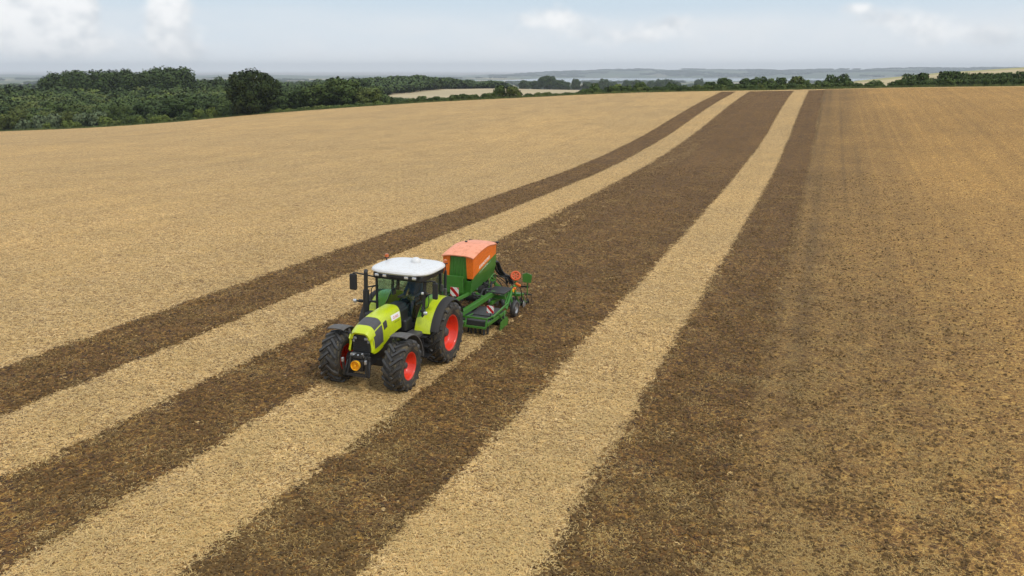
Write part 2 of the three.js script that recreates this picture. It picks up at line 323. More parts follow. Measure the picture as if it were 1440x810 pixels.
const patchy = (u, d, a) => a + 0.14 * fbm(u / 1.2, d / 2.2, 19, 3) + 0.10 * noise(u / 0.5, d / 14, 23);
soilStrip('tilled_strip', EDGE(0), EDGE(1), -4, 200.5, (u, d) => patchy(u, d, 0.82), brown, 0.9);
soilStrip('tilled_strip', EDGE(2), EDGE(3), -8, 200.5, (u, d) => patchy(u, d, 0.86 - 0.34 * smooth(24, 40, d) + 0.16 * smooth(90, 150, d)), brown, 1.7);
soilStrip('tilled_strip', EDGE(3) - 0.3, EDGE(4) + 0.3, 29.2, 201, (u, d) => patchy(u, d, (0.76 + 0.08 * smooth(34, 60, d)) * smooth(29, 31.5, d + 0.5 * noise(u * 2, 4))), brown, 2.6);
soilStrip('tilled_strip', EDGE(4), EDGE(5), -10, 201, (u, d) => patchy(u, d, 0.82), brown, 0.2);
soilStrip('tilled_strip', EDGE(6), EDGE(7), -12, 201, (u, d) => patchy(u, d, 0.84 - 0.08 * smooth(60, 120, d)), brown, 1.2);
soilStrip('drilled_ground', EDGE(7), 82, -14, 203, () => 1, (u, d) => {
  const x = u - EDGE(7), far = smooth(0.5, 13, x), row = 0.11 * noise(x / 0.5, d / 45, 29) + 0.06 * Math.cos(x / 3 * 6.2832) - (x < 1.3 ? 0.10 : 0) - ((x % 3) < 0.3 ? 0.13 : 0), p = fbm(u / 2.2, d / 3.2, 41, 3), w = fbm(u / 9, d / 16, 43, 2);
  const k = 0.80 + 0.56 * far + row + 0.13 * p + 0.14 * w + 0.04; return [k, k, k * (1 - 0.02 * p)];
}, 2.1, 0.16, mixedMat);

// ---------------------------------------------------------------- country beyond
{
  const cols = 620, past = [-8, 0, 3, 8, 16, 28, 42]; while (past[past.length - 1] < 16000) past.push(past[past.length - 1] * 1.028 + 4);
  const n = past.length, pos = new Float32Array((cols + 1) * n * 3), col = new Float32Array((cols + 1) * n * 3), idx = [];
  const tones = [[0.060, 0.085, 0.026], [0.36, 0.29, 0.15], [0.09, 0.11, 0.035], [0.045, 0.065, 0.024], [0.30, 0.26, 0.13], [0.07, 0.10, 0.03]];
  for (let j = 0, k = 0; j < n; j++) for (let i = 0; i <= cols; i++, k++) {
    const c = -290 + i / cols * 2080, [dx, dz] = bearing(c), D = endAt(c) + past[j], x = dx * D, z = dz * D, y = landY(x, z);
    pos.set([x, y, z], k * 3);
    let t = tones[0]; const p = past[j], wv = fbm(x / 40, z / 40, 2, 3);
    if (p < 6) t = [0.11, 0.15, 0.035];
    else if (c > 540 && c < 835 && p > 205 && p < 520 && D > 445 + Math.max(0, 690 - c) * 0.9 * smooth(690, 540, c) * 0.8) t = [0.43, 0.34, 0.19];
    else if (c > 1180 && p > 120 && p < 640) t = p > 470 + 40 * wv ? [0.36, 0.32, 0.13] : [0.44, 0.35, 0.18];
    else if (p > 700) { const cell = hash(Math.floor(x / 260 + 0.5 * noise(x / 300, z / 300, 4)), Math.floor(z / 420 + 0.5 * noise(x / 300, z / 300, 6))); t = tones[(cell * 6) | 0]; if (p > 8000 && t[0] > 0.2) t = cell < 0.3 ? [0.16, 0.15, 0.08] : tones[0]; }
    const q = 1 + 0.16 * wv;
    col.set([t[0] * q, t[1] * q, t[2] * q], k * 3);
    if (i < cols && j < n - 1) { const a = j * (cols + 1) + i; idx.push(a, a + 1, a + cols + 2, a, a + cols + 2, a + cols + 1); }
  }
  const g = new THREE.BufferGeometry();
  g.setAttribute('position', new THREE.BufferAttribute(pos, 3)); g.setAttribute('color', new THREE.BufferAttribute(col, 3)); g.setIndex(idx); g.computeVertexNormals();
  struct('countryside', g, new THREE.MeshStandardMaterial({ vertexColors: true, roughness: 1 }));
  const water = new THREE.PlaneGeometry(24000, 9500, 1, 1).rotateX(-Math.PI / 2).translate(5000, -44.6, -7200);
  struct('estuary_water', water, mat([0.34, 0.38, 0.41], 0.12));
}

// ---------------------------------------------------------------- trees and shrubs
function crown(lobes, count, leaf, seed, tone = 0.12) {   // leaf-sized faces spread over and through a set of lobes
  const R = rng(seed), pos = new Float32Array(count * 12), nor = new Float32Array(count * 12), col = new Float32Array(count * 12), idx = new Uint32Array(count * 6);
  const area = lobes.map(([, , , a, b, c]) => a * b + b * c + a * c), total = area.reduce((s, x) => s + x, 0), n = V(0, 0, 0), p = V(0, 0, 0), t = V(0, 0, 0), s = V(0, 0, 0), q = V(0, 0, 0);
  for (let k = 0; k < count;) {
    let w = R() * total, i = 0; while (w > area[i]) w -= area[i++];
    const [cx, cy, cz, a, b, c] = lobes[i];
    n.set(R() * 2 - 1, R() * 2 - 1, R() * 2 - 1); if (n.lengthSq() > 1 || n.lengthSq() < 0.01) continue; n.normalize();
    const lump = 1 + 0.16 * noise(n.x * 3 + i * 7, n.y * 3, n.z * 3 + seed), d = (R() < 0.75 ? 0.86 + 0.2 * R() : 0.45 + 0.45 * R()) * lump;
    p.set(cx + n.x * a * d, cy + n.y * b * d, cz + n.z * c * d);
    if (p.y < 0.05) continue;
    let buried = false; for (let m = 0; m < lobes.length && !buried; m++) if (m !== i) { const l = lobes[m], x = (p.x - l[0]) / l[3], y = (p.y - l[1]) / l[4], z = (p.z - l[2]) / l[5]; buried = x * x + y * y + z * z < 0.55; }
    if (buried && R() < 0.85) continue;
    q.set(R() * 2 - 1, R() * 2 - 1, R() * 2 - 1).normalize();
    const f = n.clone().multiplyScalar(0.75).add(q.multiplyScalar(0.75)); f.y += 0.25; f.normalize();
    t.set(R() - 0.5, R() - 0.5, R() - 0.5).cross(f).normalize(); s.crossVectors(f, t);
    const h = leaf * (0.55 + 0.8 * R()), v = h * (0.55 + 0.4 * R()), g = 1 + tone * (R() * 2 - 1) + tone * 0.9 * noise(p.x / (leaf * 3.5), p.y / (leaf * 3.5), p.z / (leaf * 3.5) + seed), warm = 1 + 0.14 * (R() - 0.5);
    for (let e = 0; e < 4; e++) {
      const ex = e === 0 || e === 3 ? -1 : 1, ey = e < 2 ? -1 : 1, o = (k * 4 + e) * 3, j = 0.75 + 0.5 * R();
      pos[o] = p.x + (t.x * ex * h + s.x * ey * v) * 0.5 * j; pos[o + 1] = p.y + (t.y * ex * h + s.y * ey * v) * 0.5 * j; pos[o + 2] = p.z + (t.z * ex * h + s.z * ey * v) * 0.5 * j;
      const nx = f.x * 0.45 + n.x * 2, ny = f.y * 0.45 + n.y * 2, nz = f.z * 0.45 + n.z * 2, l = Math.hypot(nx, ny, nz); nor[o] = nx / l; nor[o + 1] = ny / l; nor[o + 2] = nz / l;
      col[o] = g * warm; col[o + 1] = g; col[o + 2] = g * (2 - warm);
    }
    idx.set([k * 4, k * 4 + 1, k * 4 + 2, k * 4, k * 4 + 2, k * 4 + 3], k * 6); k++;
  }
  const geo = new THREE.BufferGeometry();
  geo.setAttribute('position', new THREE.BufferAttribute(pos, 3)); geo.setAttribute('normal', new THREE.BufferAttribute(nor, 3)); geo.setAttribute('color', new THREE.BufferAttribute(col, 3)); geo.setIndex(new THREE.BufferAttribute(idx, 1));
  return geo;
}
function limbs(height, r, spread, seed, n = 6) {   // a tapered trunk that forks
  const R = rng(seed), out = [rod([0, -0.6, 0], [0.02 * height, height * 0.42, 0.01 * height], r * 1.15, r * 0.75, 9)];
  for (let i = 0; i < n; i++) {
    const a = i / n * 6.2832 + R(), y0 = height * (0.22 + 0.2 * R()), y1 = height * (0.55 + 0.3 * R()), s = spread * (0.4 + 0.4 * R());
    const m = [Math.cos(a) * s * 0.5, lerp(y0, y1, 0.6), Math.sin(a) * s * 0.5];
    out.push(rod([0.01 * height, y0, 0], m, r * 0.5, r * 0.34, 6), rod(m, [Math.cos(a) * s, y1, Math.sin(a) * s], r * 0.34, r * 0.12, 6));
  }
  return join(out);
}
function lobesOf(kind, seed) {
  const R = rng(seed), L = [];
  if (kind === 'round') { L.push([0, 0.60, 0, 0.30, 0.30, 0.30]); for (let i = 0; i < 13; i++) { const a = i * 2.4 + R(), y = 0.36 + 0.45 * (i / 13) + 0.05 * R(), s = 0.27 * Math.sqrt(Math.max(0.1, 1 - ((y - 0.55) / 0.42) ** 2)); L.push([Math.cos(a) * s, y, Math.sin(a) * s, 0.13 + 0.07 * R(), 0.10 + 0.06 * R(), 0.13 + 0.07 * R()]); } }
  if (kind === 'oak') { L.push([0, 0.58, 0, 0.40, 0.385, 0.40], [0, 0.30, 0, 0.36, 0.2, 0.36], [0.02, 0.80, 0, 0.24, 0.17, 0.24]); for (let i = 0; i < 26; i++) { const a = i * 2.4 + R() * 0.6, y = 0.20 + 0.66 * (i / 26) + 0.04 * R(), s = 0.40 * Math.sqrt(Math.max(0.06, 1 - Math.abs((y - 0.50) / 0.50) ** 2.4)); L.push([Math.cos(a) * s, y, Math.sin(a) * s, 0.11 + 0.06 * R(), 0.09 + 0.04 * R(), 0.11 + 0.06 * R()]); } }
  if (kind === 'tall') { L.push([0, 0.57, 0, 0.16, 0.38, 0.16]); for (let i = 0; i < 12; i++) { const a = i * 2.4 + R(), y = 0.25 + 0.64 * (i / 12), s = 0.11 * (1.15 - Math.abs(y - 0.5)); L.push([Math.cos(a) * s, y, Math.sin(a) * s, 0.09 + 0.04 * R(), 0.10 + 0.05 * R(), 0.09 + 0.04 * R()]); } }
  if (kind === 'bush') { L.push([0, 0.42, 0, 0.48, 0.46, 0.42]); for (let i = 0; i < 9; i++) { const a = i * 2.4 + R(), y = 0.25 + 0.5 * R(), s = 0.40 * (1.1 - y * 0.7); L.push([Math.cos(a) * s, y, Math.sin(a) * s, 0.18 + 0.12 * R(), 0.16 + 0.12 * R(), 0.18 + 0.1 * R()]); } }
  return L;
}
const leafMat = (r, g, b) => new THREE.MeshPhysicalMaterial({ color: lin(r, g, b), roughness: 0.7, specularIntensity: 0.25, side: THREE.DoubleSide, vertexColors: true });
const greens = { oak: leafMat(0.033, 0.049, 0.012), deep: leafMat(0.054, 0.082, 0.022), mid: leafMat(0.076, 0.108, 0.027), olive: leafMat(0.105, 0.128, 0.032), fresh: leafMat(0.120, 0.155, 0.030), grey: leafMat(0.115, 0.148, 0.072) };
const bark = mat([0.07, 0.055, 0.04], 0.95);
const SHAPES = {};
for (const [kind, n, count, leaf] of [['round', 4, 4200, 0.040], ['tall', 3, 3200, 0.027], ['bush', 4, 1300, 0.085]])
  SHAPES[kind] = Array.from({ length: n }, (_, i) => ({ crown: crown(lobesOf(kind, 31 + i * 7), count, leaf, 100 + i), trunk: kind === 'bush' ? limbs(0.8, 0.025, 0.5, 5 + i, 5) : limbs(1, kind === 'tall' ? 0.016 : 0.024, kind === 'tall' ? 0.12 : 0.3, 5 + i) }));
const TR = rng(404);
function plant(name, kind, tone, [x, y, z], height, width, label, category, group) {
  const g = new THREE.Group(), s = SHAPES[kind][(TR() * SHAPES[kind].length) | 0];
  g.name = numbered(name); g.position.set(x, y - 0.1, z); g.rotation.y = TR() * 6.2832; if (kind === 'bush') width *= 0.72; g.scale.set(width, height, width); tag(g, label, category, group);
  obj(kind === 'bush' ? 'stems' : 'trunk', s.trunk, bark, g); obj(kind === 'bush' ? 'foliage' : 'crown', s.crown, greens[tone], g);
  scene.add(g); return g;
}
// px of picture height at a distance, in metres
const perPx = (dist) => dist / (FOCAL * 1.0237);

// the big lone tree at the field's end
{
  const g = new THREE.Group(), [x, y, z] = onLand(357, endAt(357) + 5), h = 12.3; g.name = numbered('oak_tree');
  g.position.set(x, y - 0.6, z); g.scale.set(h, h, h); tag(g, 'large dense dark round tree standing alone at the edge of the stubble field', 'tree');
  obj('trunk', limbs(1, 0.035, 0.35, 3, 8), bark, g); obj('crown', crown(lobesOf('oak', 12), 9000, 0.034, 55, 0.2), greens.oak, g); scene.add(g);
}
const spots = [];
function free(x, z, gap) { for (const s of spots) if ((s[0] - x) ** 2 + (s[1] - z) ** 2 < gap * gap) return false; spots.push([x, z]); return true; }
function scatter(n, c0, c1, p0, p1, gap, put) { const R = rng(n * 31 + c0 + p0); for (let k = 0, t = 0; k < n && t < n * 30; t++) { const c = c0 + R() * (c1 - c0), past = p0 + R() * (p1 - p0), D = endAt(c) + past, at = onLand(c, D); if (!free(at[0], at[2], gap)) continue; put(at, c, D, R); k++; } }
const WOOD = 'broadleaf trees of the wood in the valley';
// the wood in the hollow on the left: lower trees in front, rising to the back
scatter(34, -40, 170, 12, 34, 5, (at, c, D, R) => { const kind = R() < 0.5 ? 'bush' : 'round', olive = R() < 0.4; plant('wood_tree', kind, olive ? 'olive' : 'mid', at, 5.5 + 2.5 * R(), 6 + 2 * R(), 'small ' + (olive ? 'olive' : 'green') + (kind === 'bush' ? ' bushy' : ' rounded') + ' tree on the front edge of the valley wood', 'tree', 'small ' + (olive ? 'olive' : 'green') + (kind === 'bush' ? ' bushy' : ' rounded') + ' trees along the wood edge'); });
scatter(215, -70, 345, 30, 190, 7.2, (at, c, D, R) => { const h = 9 + (D - 300) * 0.055 + 2.5 * R(); const tone = ['deep', 'mid', 'mid', 'olive', 'deep', 'fresh'][(R() * 5.5) | 0]; plant('wood_tree', 'round', tone, at, h, h * 1.0 + 3, { deep: 'dark green', mid: 'mid green', olive: 'yellowish olive', fresh: 'bright green' }[tone] + ' rounded broadleaf tree in the dense canopy of the valley wood', 'tree', { deep: 'dark', mid: 'mid green', olive: 'olive', fresh: 'bright' }[tone] + ' ' + WOOD); });
scatter(46, 72, 268, 190, 232, 5.2, (at, c, D, R) => { const h = 23.5 + 3 * R(); plant('plantation_tree', 'tall', R() < 0.7 ? 'deep' : 'deep', at, h, h * 1.05, 'tall slender tree in the dark row standing above the valley wood', 'tree', 'tall row of trees behind the wood'); });
scatter(40, 268, 510, 190, 300, 7.5, (at, c, D, R) => { const h = (c < 340 ? 19 : 13.5) + 3 * R(); plant('wood_tree', 'round', R() < 0.5 ? 'deep' : 'deep', at, h, h * 0.9, 'tall hazy broadleaf tree at the back of the valley wood', 'tree', 'trees at the back of the wood'); });
// to the right of the lone tree
scatter(34, 385, 520, 22, 70, 6.5, (at, c, D, R) => { const h = 8.2 + 2.2 * R() - (c > 480 ? 1.5 : 0); plant('round_tree', 'round', ['mid', 'olive', 'mid', 'deep'][(R() * 4) | 0], at, h, h * 1.25, 'low rounded tree in the clump beyond the lone dark tree', 'tree', 'clump of trees beside the lone tree'); });
scatter(40, 375, 560, 75, 180, 8, (at, c, D, R) => { const h = 8.5 + 2.2 * R() - (c > 500 ? 2.5 : 0); plant('round_tree', 'round', R() < 0.5 ? 'mid' : 'deep', at, h, h * 1.1, 'rounded tree standing behind the clump beside the lone dark tree', 'tree', 'trees behind the clump'); });
// pale willows and shrubs at the field's end
for (const [c, past, h, w, tone] of [[30, 9, 4.2, 6, 'grey'], [52, 11, 5.2, 6, 'grey'], [74, 10, 5.6, 6.5, 'grey'], [90, 8, 3.4, 4.5, 'fresh'], [112, 11, 5.4, 6.5, 'grey'], [134, 10, 6, 7, 'grey'], [144, 7, 4, 5, 'fresh'], [62, 7, 3, 4, 'fresh'], [102, 7, 2.9, 4, 'fresh']])
  plant('willow_shrub', 'bush', tone, onLand(c, endAt(c) + past), h, w, tone === 'grey' ? 'pale grey green willow shrub between the field and the valley wood' : 'bright green low shrub in front of the pale willows', 'shrub', tone === 'grey' ? 'pale willows at the wood edge' : 'bright shrubs before the willows');
{ const R = rng(8); for (let c = 160; c < 345; c += 6 + 4 * R()) plant('field_edge_shrub', 'bush', ['olive', 'fresh', 'mid', 'deep'][(R() * 4) | 0], onLand(c, endAt(c) + 4 + 5 * R()), 2.0 + 2.2 * R(), 3.4 + 1.5 * R(), 'leafy shrub in the ragged row below the lone dark tree', 'shrub', 'shrubs along the left field end'); }
// hedge along the field's end, with taller bushes in it
function hedgeRow(c0, c1, step, h0, h1, tones, label, group, seed) { const R = rng(seed); for (let c = c0; c < c1; c += step * (0.7 + 0.6 * R())) { const h = h0 + (h1 - h0) * R(); plant('hedge_bush', 'bush', tones[(R() * tones.length) | 0], onLand(c, endAt(c) + 3 + 1.5 * R()), h + 0.3, 2.6 + h * 0.5, label, 'bush', group); } }
hedgeRow(385, 560, 8, 0.9, 1.7, ['olive', 'fresh', 'mid'], 'low weedy bush on the green bank right of the lone dark tree', 'weedy bank bushes', 3);
hedgeRow(556, 692, 7, 1.1, 2.1, ['deep', 'mid', 'mid'], 'low hedge bush in front of the distant pale stubble field', 'hedge before the pale field', 4);
hedgeRow(742, 822, 7, 0.8, 1.6, ['olive', 'mid', 'deep'], 'straggly low hedge bush between the round bush and the long hedge', 'straggly hedge', 5);
hedgeRow(822, 1212, 8, 1.4, 2.2, ['mid', 'deep', 'olive', 'mid'], 'clipped bush in the long low hedge where the drilled strips end', 'long low hedge', 6);
hedgeRow(1256, 1500, 8, 1.8, 2.4, ['mid', 'deep'], 'low bush at the foot of the tall hedge below the pale hill', 'foot of the tall hedge', 7);
for (const [c, past, top, w, tone, label] of [[703, 6, 118, 4.2, 'mid', 'big rounded bush left of a pair at the end of the pale field'], [722, 5, 119, 5, 'olive', 'big rounded bush right of a pair at the end of the pale field'],
  [836, 8, 114, 3.5, 'deep', 'dark bush rising from the left end of the long hedge'], [868, 7, 116, 4, 'fresh', 'bright green bush rising from the long hedge'], [901, 7, 113, 4.4, 'mid', 'pointed green bush rising from the long hedge'],
  [944, 7, 114, 4, 'deep', 'small dark bush rising above the long hedge before the estuary'], [998, 8, 113, 4, 'deep', 'dark low bush beside the round bush above the hedge'], [1018, 8, 107.5, 5, 'deep', 'round dark bush standing clear above the long hedge'], [1052, 8, 108, 5, 'deep', 'dark bush at the left of the broad clump above the hedge'], [1066, 8, 105.5, 5.5, 'deep', 'tallest bush of the broad clump above the hedge'], [1083, 7, 108, 4.4, 'mid', 'bush at the right of the broad clump above the hedge'],
  [1097, 8, 107, 3.6, 'deep', 'narrow dark bush between two clumps above the hedge'], [1119, 8, 105.5, 5, 'olive', 'yellow green round bush above the long hedge'], [1130, 7, 110, 3.8, 'mid', 'small bush leaning on the yellow green round bush'], [1168, 9, 103, 4.4, 'deep', 'left half of the tall dark bush near the end of the long hedge'], [1184, 9, 102, 4.6, 'deep', 'right half of the tall dark bush near the end of the long hedge'], [1158, 5, 111, 6, 'mid', 'broad light bush in front of the tall dark bush'], [1203, 4, 114.5, 3.6, 'mid', 'last low bush at the end of the long hedge'],
  [1228, 4, 110.5, 5.6, 'mid', 'dome shaped bush standing apart before the pale hill'], [1279, 6, 101.5, 5, 'deep', 'left bush of the rounded pair below the pale hill'], [1294, 6, 101, 4.8, 'deep', 'right bush of the rounded pair below the pale hill'], [1304, 5, 107, 3.6, 'mid', 'small bush beside the rounded pair below the pale hill'], [1270, 4, 111, 5.5, 'mid', 'spreading low bush in front of the rounded pair'],
  [1435, 6, 99, 4.5, 'deep', 'dark bush past the end of the tall trimmed hedge'], [1450, 6, 98, 5, 'deep', 'dark bush beyond the gap in the tall trimmed hedge']]) {
  const D = endAt(c) + past, at = onLand(c, D), h = EYE - (top - 102) * perPx(D) - at[1]; plant('hedge_shrub', 'bush', tone, at, h * 1.04, Math.max(w, h * 0.9), label, 'shrub');
}
{ const R = rng(15); for (let c = 1326; c < 1418; c += 6.5) { const D = endAt(c) + 6 + R(), at = onLand(c, D), h = EYE - ((c < 1345 ? 97.5 : 99.5) + 1.2 * R() - 102) * perPx(D) - at[1]; plant('tall_hedge_bush', 'bush', R() < 0.7 ? 'deep' : 'deep', at, h, 4, 'tall dark bush in the dense trimmed hedge below the pale hill', 'bush', 'dense tall hedge'); } }
// lone trees against the water
for (const [c, D, top, w] of [[738, 1080, 111, 12], [752, 1100, 112, 12], [766, 1080, 104.5, 15], [773, 1120, 105.5, 15], [785, 1080, 110, 14], [795, 1100, 113, 10], [810, 1150, 108.5, 10], [826, 1150, 113, 12], [848, 1300, 108.5, 12], [860, 1300, 113, 12], [882, 1350, 110.5, 15], [897, 1350, 110, 14], [915, 1400, 111, 14], [927, 1400, 109, 13], [939, 1450, 108.5, 13], [982, 1500, 108.5, 13], [951, 1450, 112, 12]]) {
  const at = onLand(c, D), h = EYE - (top - 102) * perPx(D) - at[1]; plant('distant_tree', 'round', 'deep', at, Math.max(6, h), w * 1.5, 'hazy blue green tree standing before the estuary beyond the hedge', 'tree', 'hazy trees before the estuary');
}
// woods too far to count
function mass(name, label, kind, tone, places) {
  const m = new THREE.InstancedMesh(FAR[kind], greens[tone], places.length), o = new THREE.Object3D();
  places.forEach(([x, y, z, h, w], i) => { o.position.set(x, y - 0.3, z); o.rotation.set(0, (i * 2.399) % 6.28, 0); o.scale.set(w, h, w); o.updateMatrix(); m.setMatrixAt(i, o.matrix); });
  m.name = numbered(name); m.castShadow = m.receiveShadow = true; m.userData = { kind: 'stuff', label, category: 'wood' }; scene.add(m);
}
const FAR = { round: crown(lobesOf('round', 71).map((l) => [l[0], l[1] * 0.9 - 0.06, l[2], l[3] * 1.1, l[4] * 1.15, l[5] * 1.1]), 420, 0.14, 9, 0.3) };
const R9 = rng(909), within = (n, c0, c1, D0, D1, h0, h1, w) => Array.from({ length: n }, () => { const c = c0 + R9() * (c1 - c0), D = D0 + R9() * (D1 - D0), h = h0 + R9() * (h1 - h0); return [...onLand(c, D), h, w * (0.8 + 0.5 * R9())]; });
mass('distant_wood', 'hazy dark wood along the top of the distant pale stubble field', 'round', 'deep', [...within(420, 425, 712, 735, 900, 9, 14, 14).map(([x, y, z, h, w]) => [x, y, z, h * (1 - 0.4 * smooth(590, 710, column(x, z))), w]), ...within(620, 440, 650, 540, 760, 7, 11.5, 12).filter(([x, , z]) => Math.hypot(x, z) > lerp(570, 740, clamp((column(x, z) - 530) / 115)))]);
mass('distant_wood', 'hazy blue green woods on the low ground behind the valley wood', 'round', 'deep', [...within(500, -80, 120, 620, 1200, 11, 15, 17), ...within(260, -60, 500, 1100, 1700, 15, 21, 19), ...within(160, 255, 430, 700, 1000, 12, 17, 16)]);
{
  const lines = []; for (let i = 0; i < 150; i++) { const c = -120 + R9() * 1700, D = 1700 + R9() ** 1.4 * 6500, n = 6 + (R9() * 26) | 0, slope = (R9() - 0.5) * 12; for (let k = 0; k < n; k++) { const cc = c + (k - n / 2) * (9000 / D) * (0.6 + 0.6 * R9()), at = onLand(cc, D + slope * k); if (at[1] > -44) lines.push([...at, 10 + 8 * R9(), 26 + 14 * R9()]); } }
  mass('distant_wood', 'far blue grey belts of trees across the plain towards the estuary', 'round', 'deep', lines);
  const shore = []; for (let i = 0; i < 2600; i++) { const c = 690 + R9() * 820, D = 9400 + R9() * 3200, at = onLand(c, D); if (at[1] > -40 && noise(at[0] / 500, at[2] / 500, 3) > -0.1) shore.push([...at, 14 + 8 * R9(), 60 + 40 * R9()]); }
  mass('distant_wood', 'faint blue woods on the hills across the estuary', 'round', 'deep', shore);
}
// rough grass on the bank along the field's end
{
  const R = rng(61), blades = []; for (let i = 0; i < 16; i++) { const a = R() * 6.28, r = R() * 0.35, h = 0.4 + 0.5 * R(), l = (R() - 0.5) * 0.4; blades.push(new THREE.BufferGeometry().setFromPoints([V(Math.cos(a) * r - 0.04, 0, Math.sin(a) * r), V(Math.cos(a) * r + 0.04, 0, Math.sin(a) * r), V(Math.cos(a) * r + l, h, Math.sin(a) * r + l * 0.5)])); }
  const geo = join(blades), n = 5200, m = new THREE.InstancedMesh(geo, new THREE.MeshStandardMaterial({ color: lin(1, 1, 1), roughness: 0.9, side: THREE.DoubleSide }), n), o = new THREE.Object3D(), c_ = new THREE.Color();
  for (let i = 0; i < n; i++) { const c = -60 + R() * 1560, [x, y, z] = onLand(c, endAt(c) + 0.3 + R() * 3), k = 0.6 + 0.7 * R(); o.position.set(x, y - 0.05, z); o.rotation.y = R() * 6.28; o.scale.set(2, k, 2); o.updateMatrix(); m.setMatrixAt(i, o.matrix); const t = 0.75 + 0.5 * R(); m.setColorAt(i, c_.setRGB(0.12 * t, 0.15 * t, 0.04)); }
  m.name = 'verge_grass'; m.castShadow = m.receiveShadow = true; m.userData = { kind: 'stuff', label: 'rough green grass on the bank between stubble and hedge', category: 'grass' }; scene.add(m);
}

// ---------------------------------------------------------------- tractor: x to its left, y up, z forward; origin on the ground below the rear axle
const AT = [-12.0, 24.60];   // across and along the rows
const tractorBase = () => { const g = new THREE.Group(), [x, z] = toXZ(AT[0], AT[1]); g.position.set(x, fieldY(AT[0], AT[1]) - 0.055, z); g.rotation.set(0, -ROW, -0.028, 'YXZ'); scene.add(g); return g; };
const dust = canvasTexture(512, 512, (c, w, h) => { const R = rng(33); c.fillStyle = '#fff'; c.fillRect(0, 0, w, h); blotches(c, w, h, 500, R, ['rgba(196,170,130,0.10)', 'rgba(160,130,95,0.10)', 'rgba(255,255,255,0.3)'], [6, 46]); blotches(c, w, h, 1500, R, ['rgba(150,120,85,0.22)', 'rgba(190,165,125,0.2)'], [1, 6]); });
const speck = canvasTexture(512, 512, (c, w, h) => { const R = rng(43); c.fillStyle = '#fff'; c.fillRect(0, 0, w, h); blotches(c, w, h, 2600, R, ['rgba(150,125,85,0.16)', 'rgba(120,98,66,0.14)', 'rgba(176,150,108,0.16)'], [1, 7]); straws(c, w, h, 260, R, ['rgba(120,100,60,0.14)', 'rgba(205,190,150,0.2)'], [8, 60], [0.8, 2]); });
const P = {
  lime: mat([0.535, 0.635, 0.006], 0.36, { clearcoat: 0.5, clearcoatRoughness: 0.2, map: speck }), white: mat([0.72, 0.72, 0.71], 0.45, { clearcoat: 0.25, clearcoatRoughness: 0.3, map: speck }),
  grey: mat([0.075, 0.073, 0.078], 0.55, { map: dust }), trim: mat([0.115, 0.11, 0.105], 0.7, { map: dust }), black: mat([0.018, 0.018, 0.019], 0.5), iron: mat([0.03, 0.029, 0.028], 0.62, { metalness: 0.2 }), rubber: mat([0.030, 0.028, 0.026], 0.82),
  red: mat([0.78, 0.040, 0.010], 0.42, { clearcoat: 0.3, map: dust }), hub: mat([0.09, 0.085, 0.08], 0.6, { metalness: 0.3 }), lamp: mat([0.75, 0.76, 0.78], 0.15, { metalness: 0.6 }), lens: mat([0.22, 0.23, 0.24], 0.1, { clearcoat: 1 }), steel: mat([0.42, 0.42, 0.42], 0.4, { metalness: 0.7 }),
  amber: mat([0.48, 0.10, 0.012], 0.3, { clearcoat: 0.6 }), yellow: mat([0.85, 0.42, 0.01], 0.45), glass: new THREE.MeshPhysicalMaterial({ color: lin(0.50, 0.72, 0.71), roughness: 0.02, transmission: 1, thickness: 0, ior: 1.5 }), mirror: mat([0.5, 0.52, 0.54], 0.06, { metalness: 1 }),
};
const tyreTone = canvasTexture(512, 512, (c, w, h) => { const R = rng(35); c.fillStyle = '#38342e'; c.fillRect(0, 0, w, h); blotches(c, w, h, 900, R, ['#262421', '#4b4435', '#5d523c', '#302d29', '#3a3630'], [3, 30]); blotches(c, w, h, 1500, R, ['#7a6c50', '#2a2826', '#5d543f'], [1, 5]); });
P.tyre = new THREE.MeshStandardMaterial({ map: tyreTone, roughness: 0.85 });
P.tread = mat([0.042, 0.040, 0.037], 0.45);

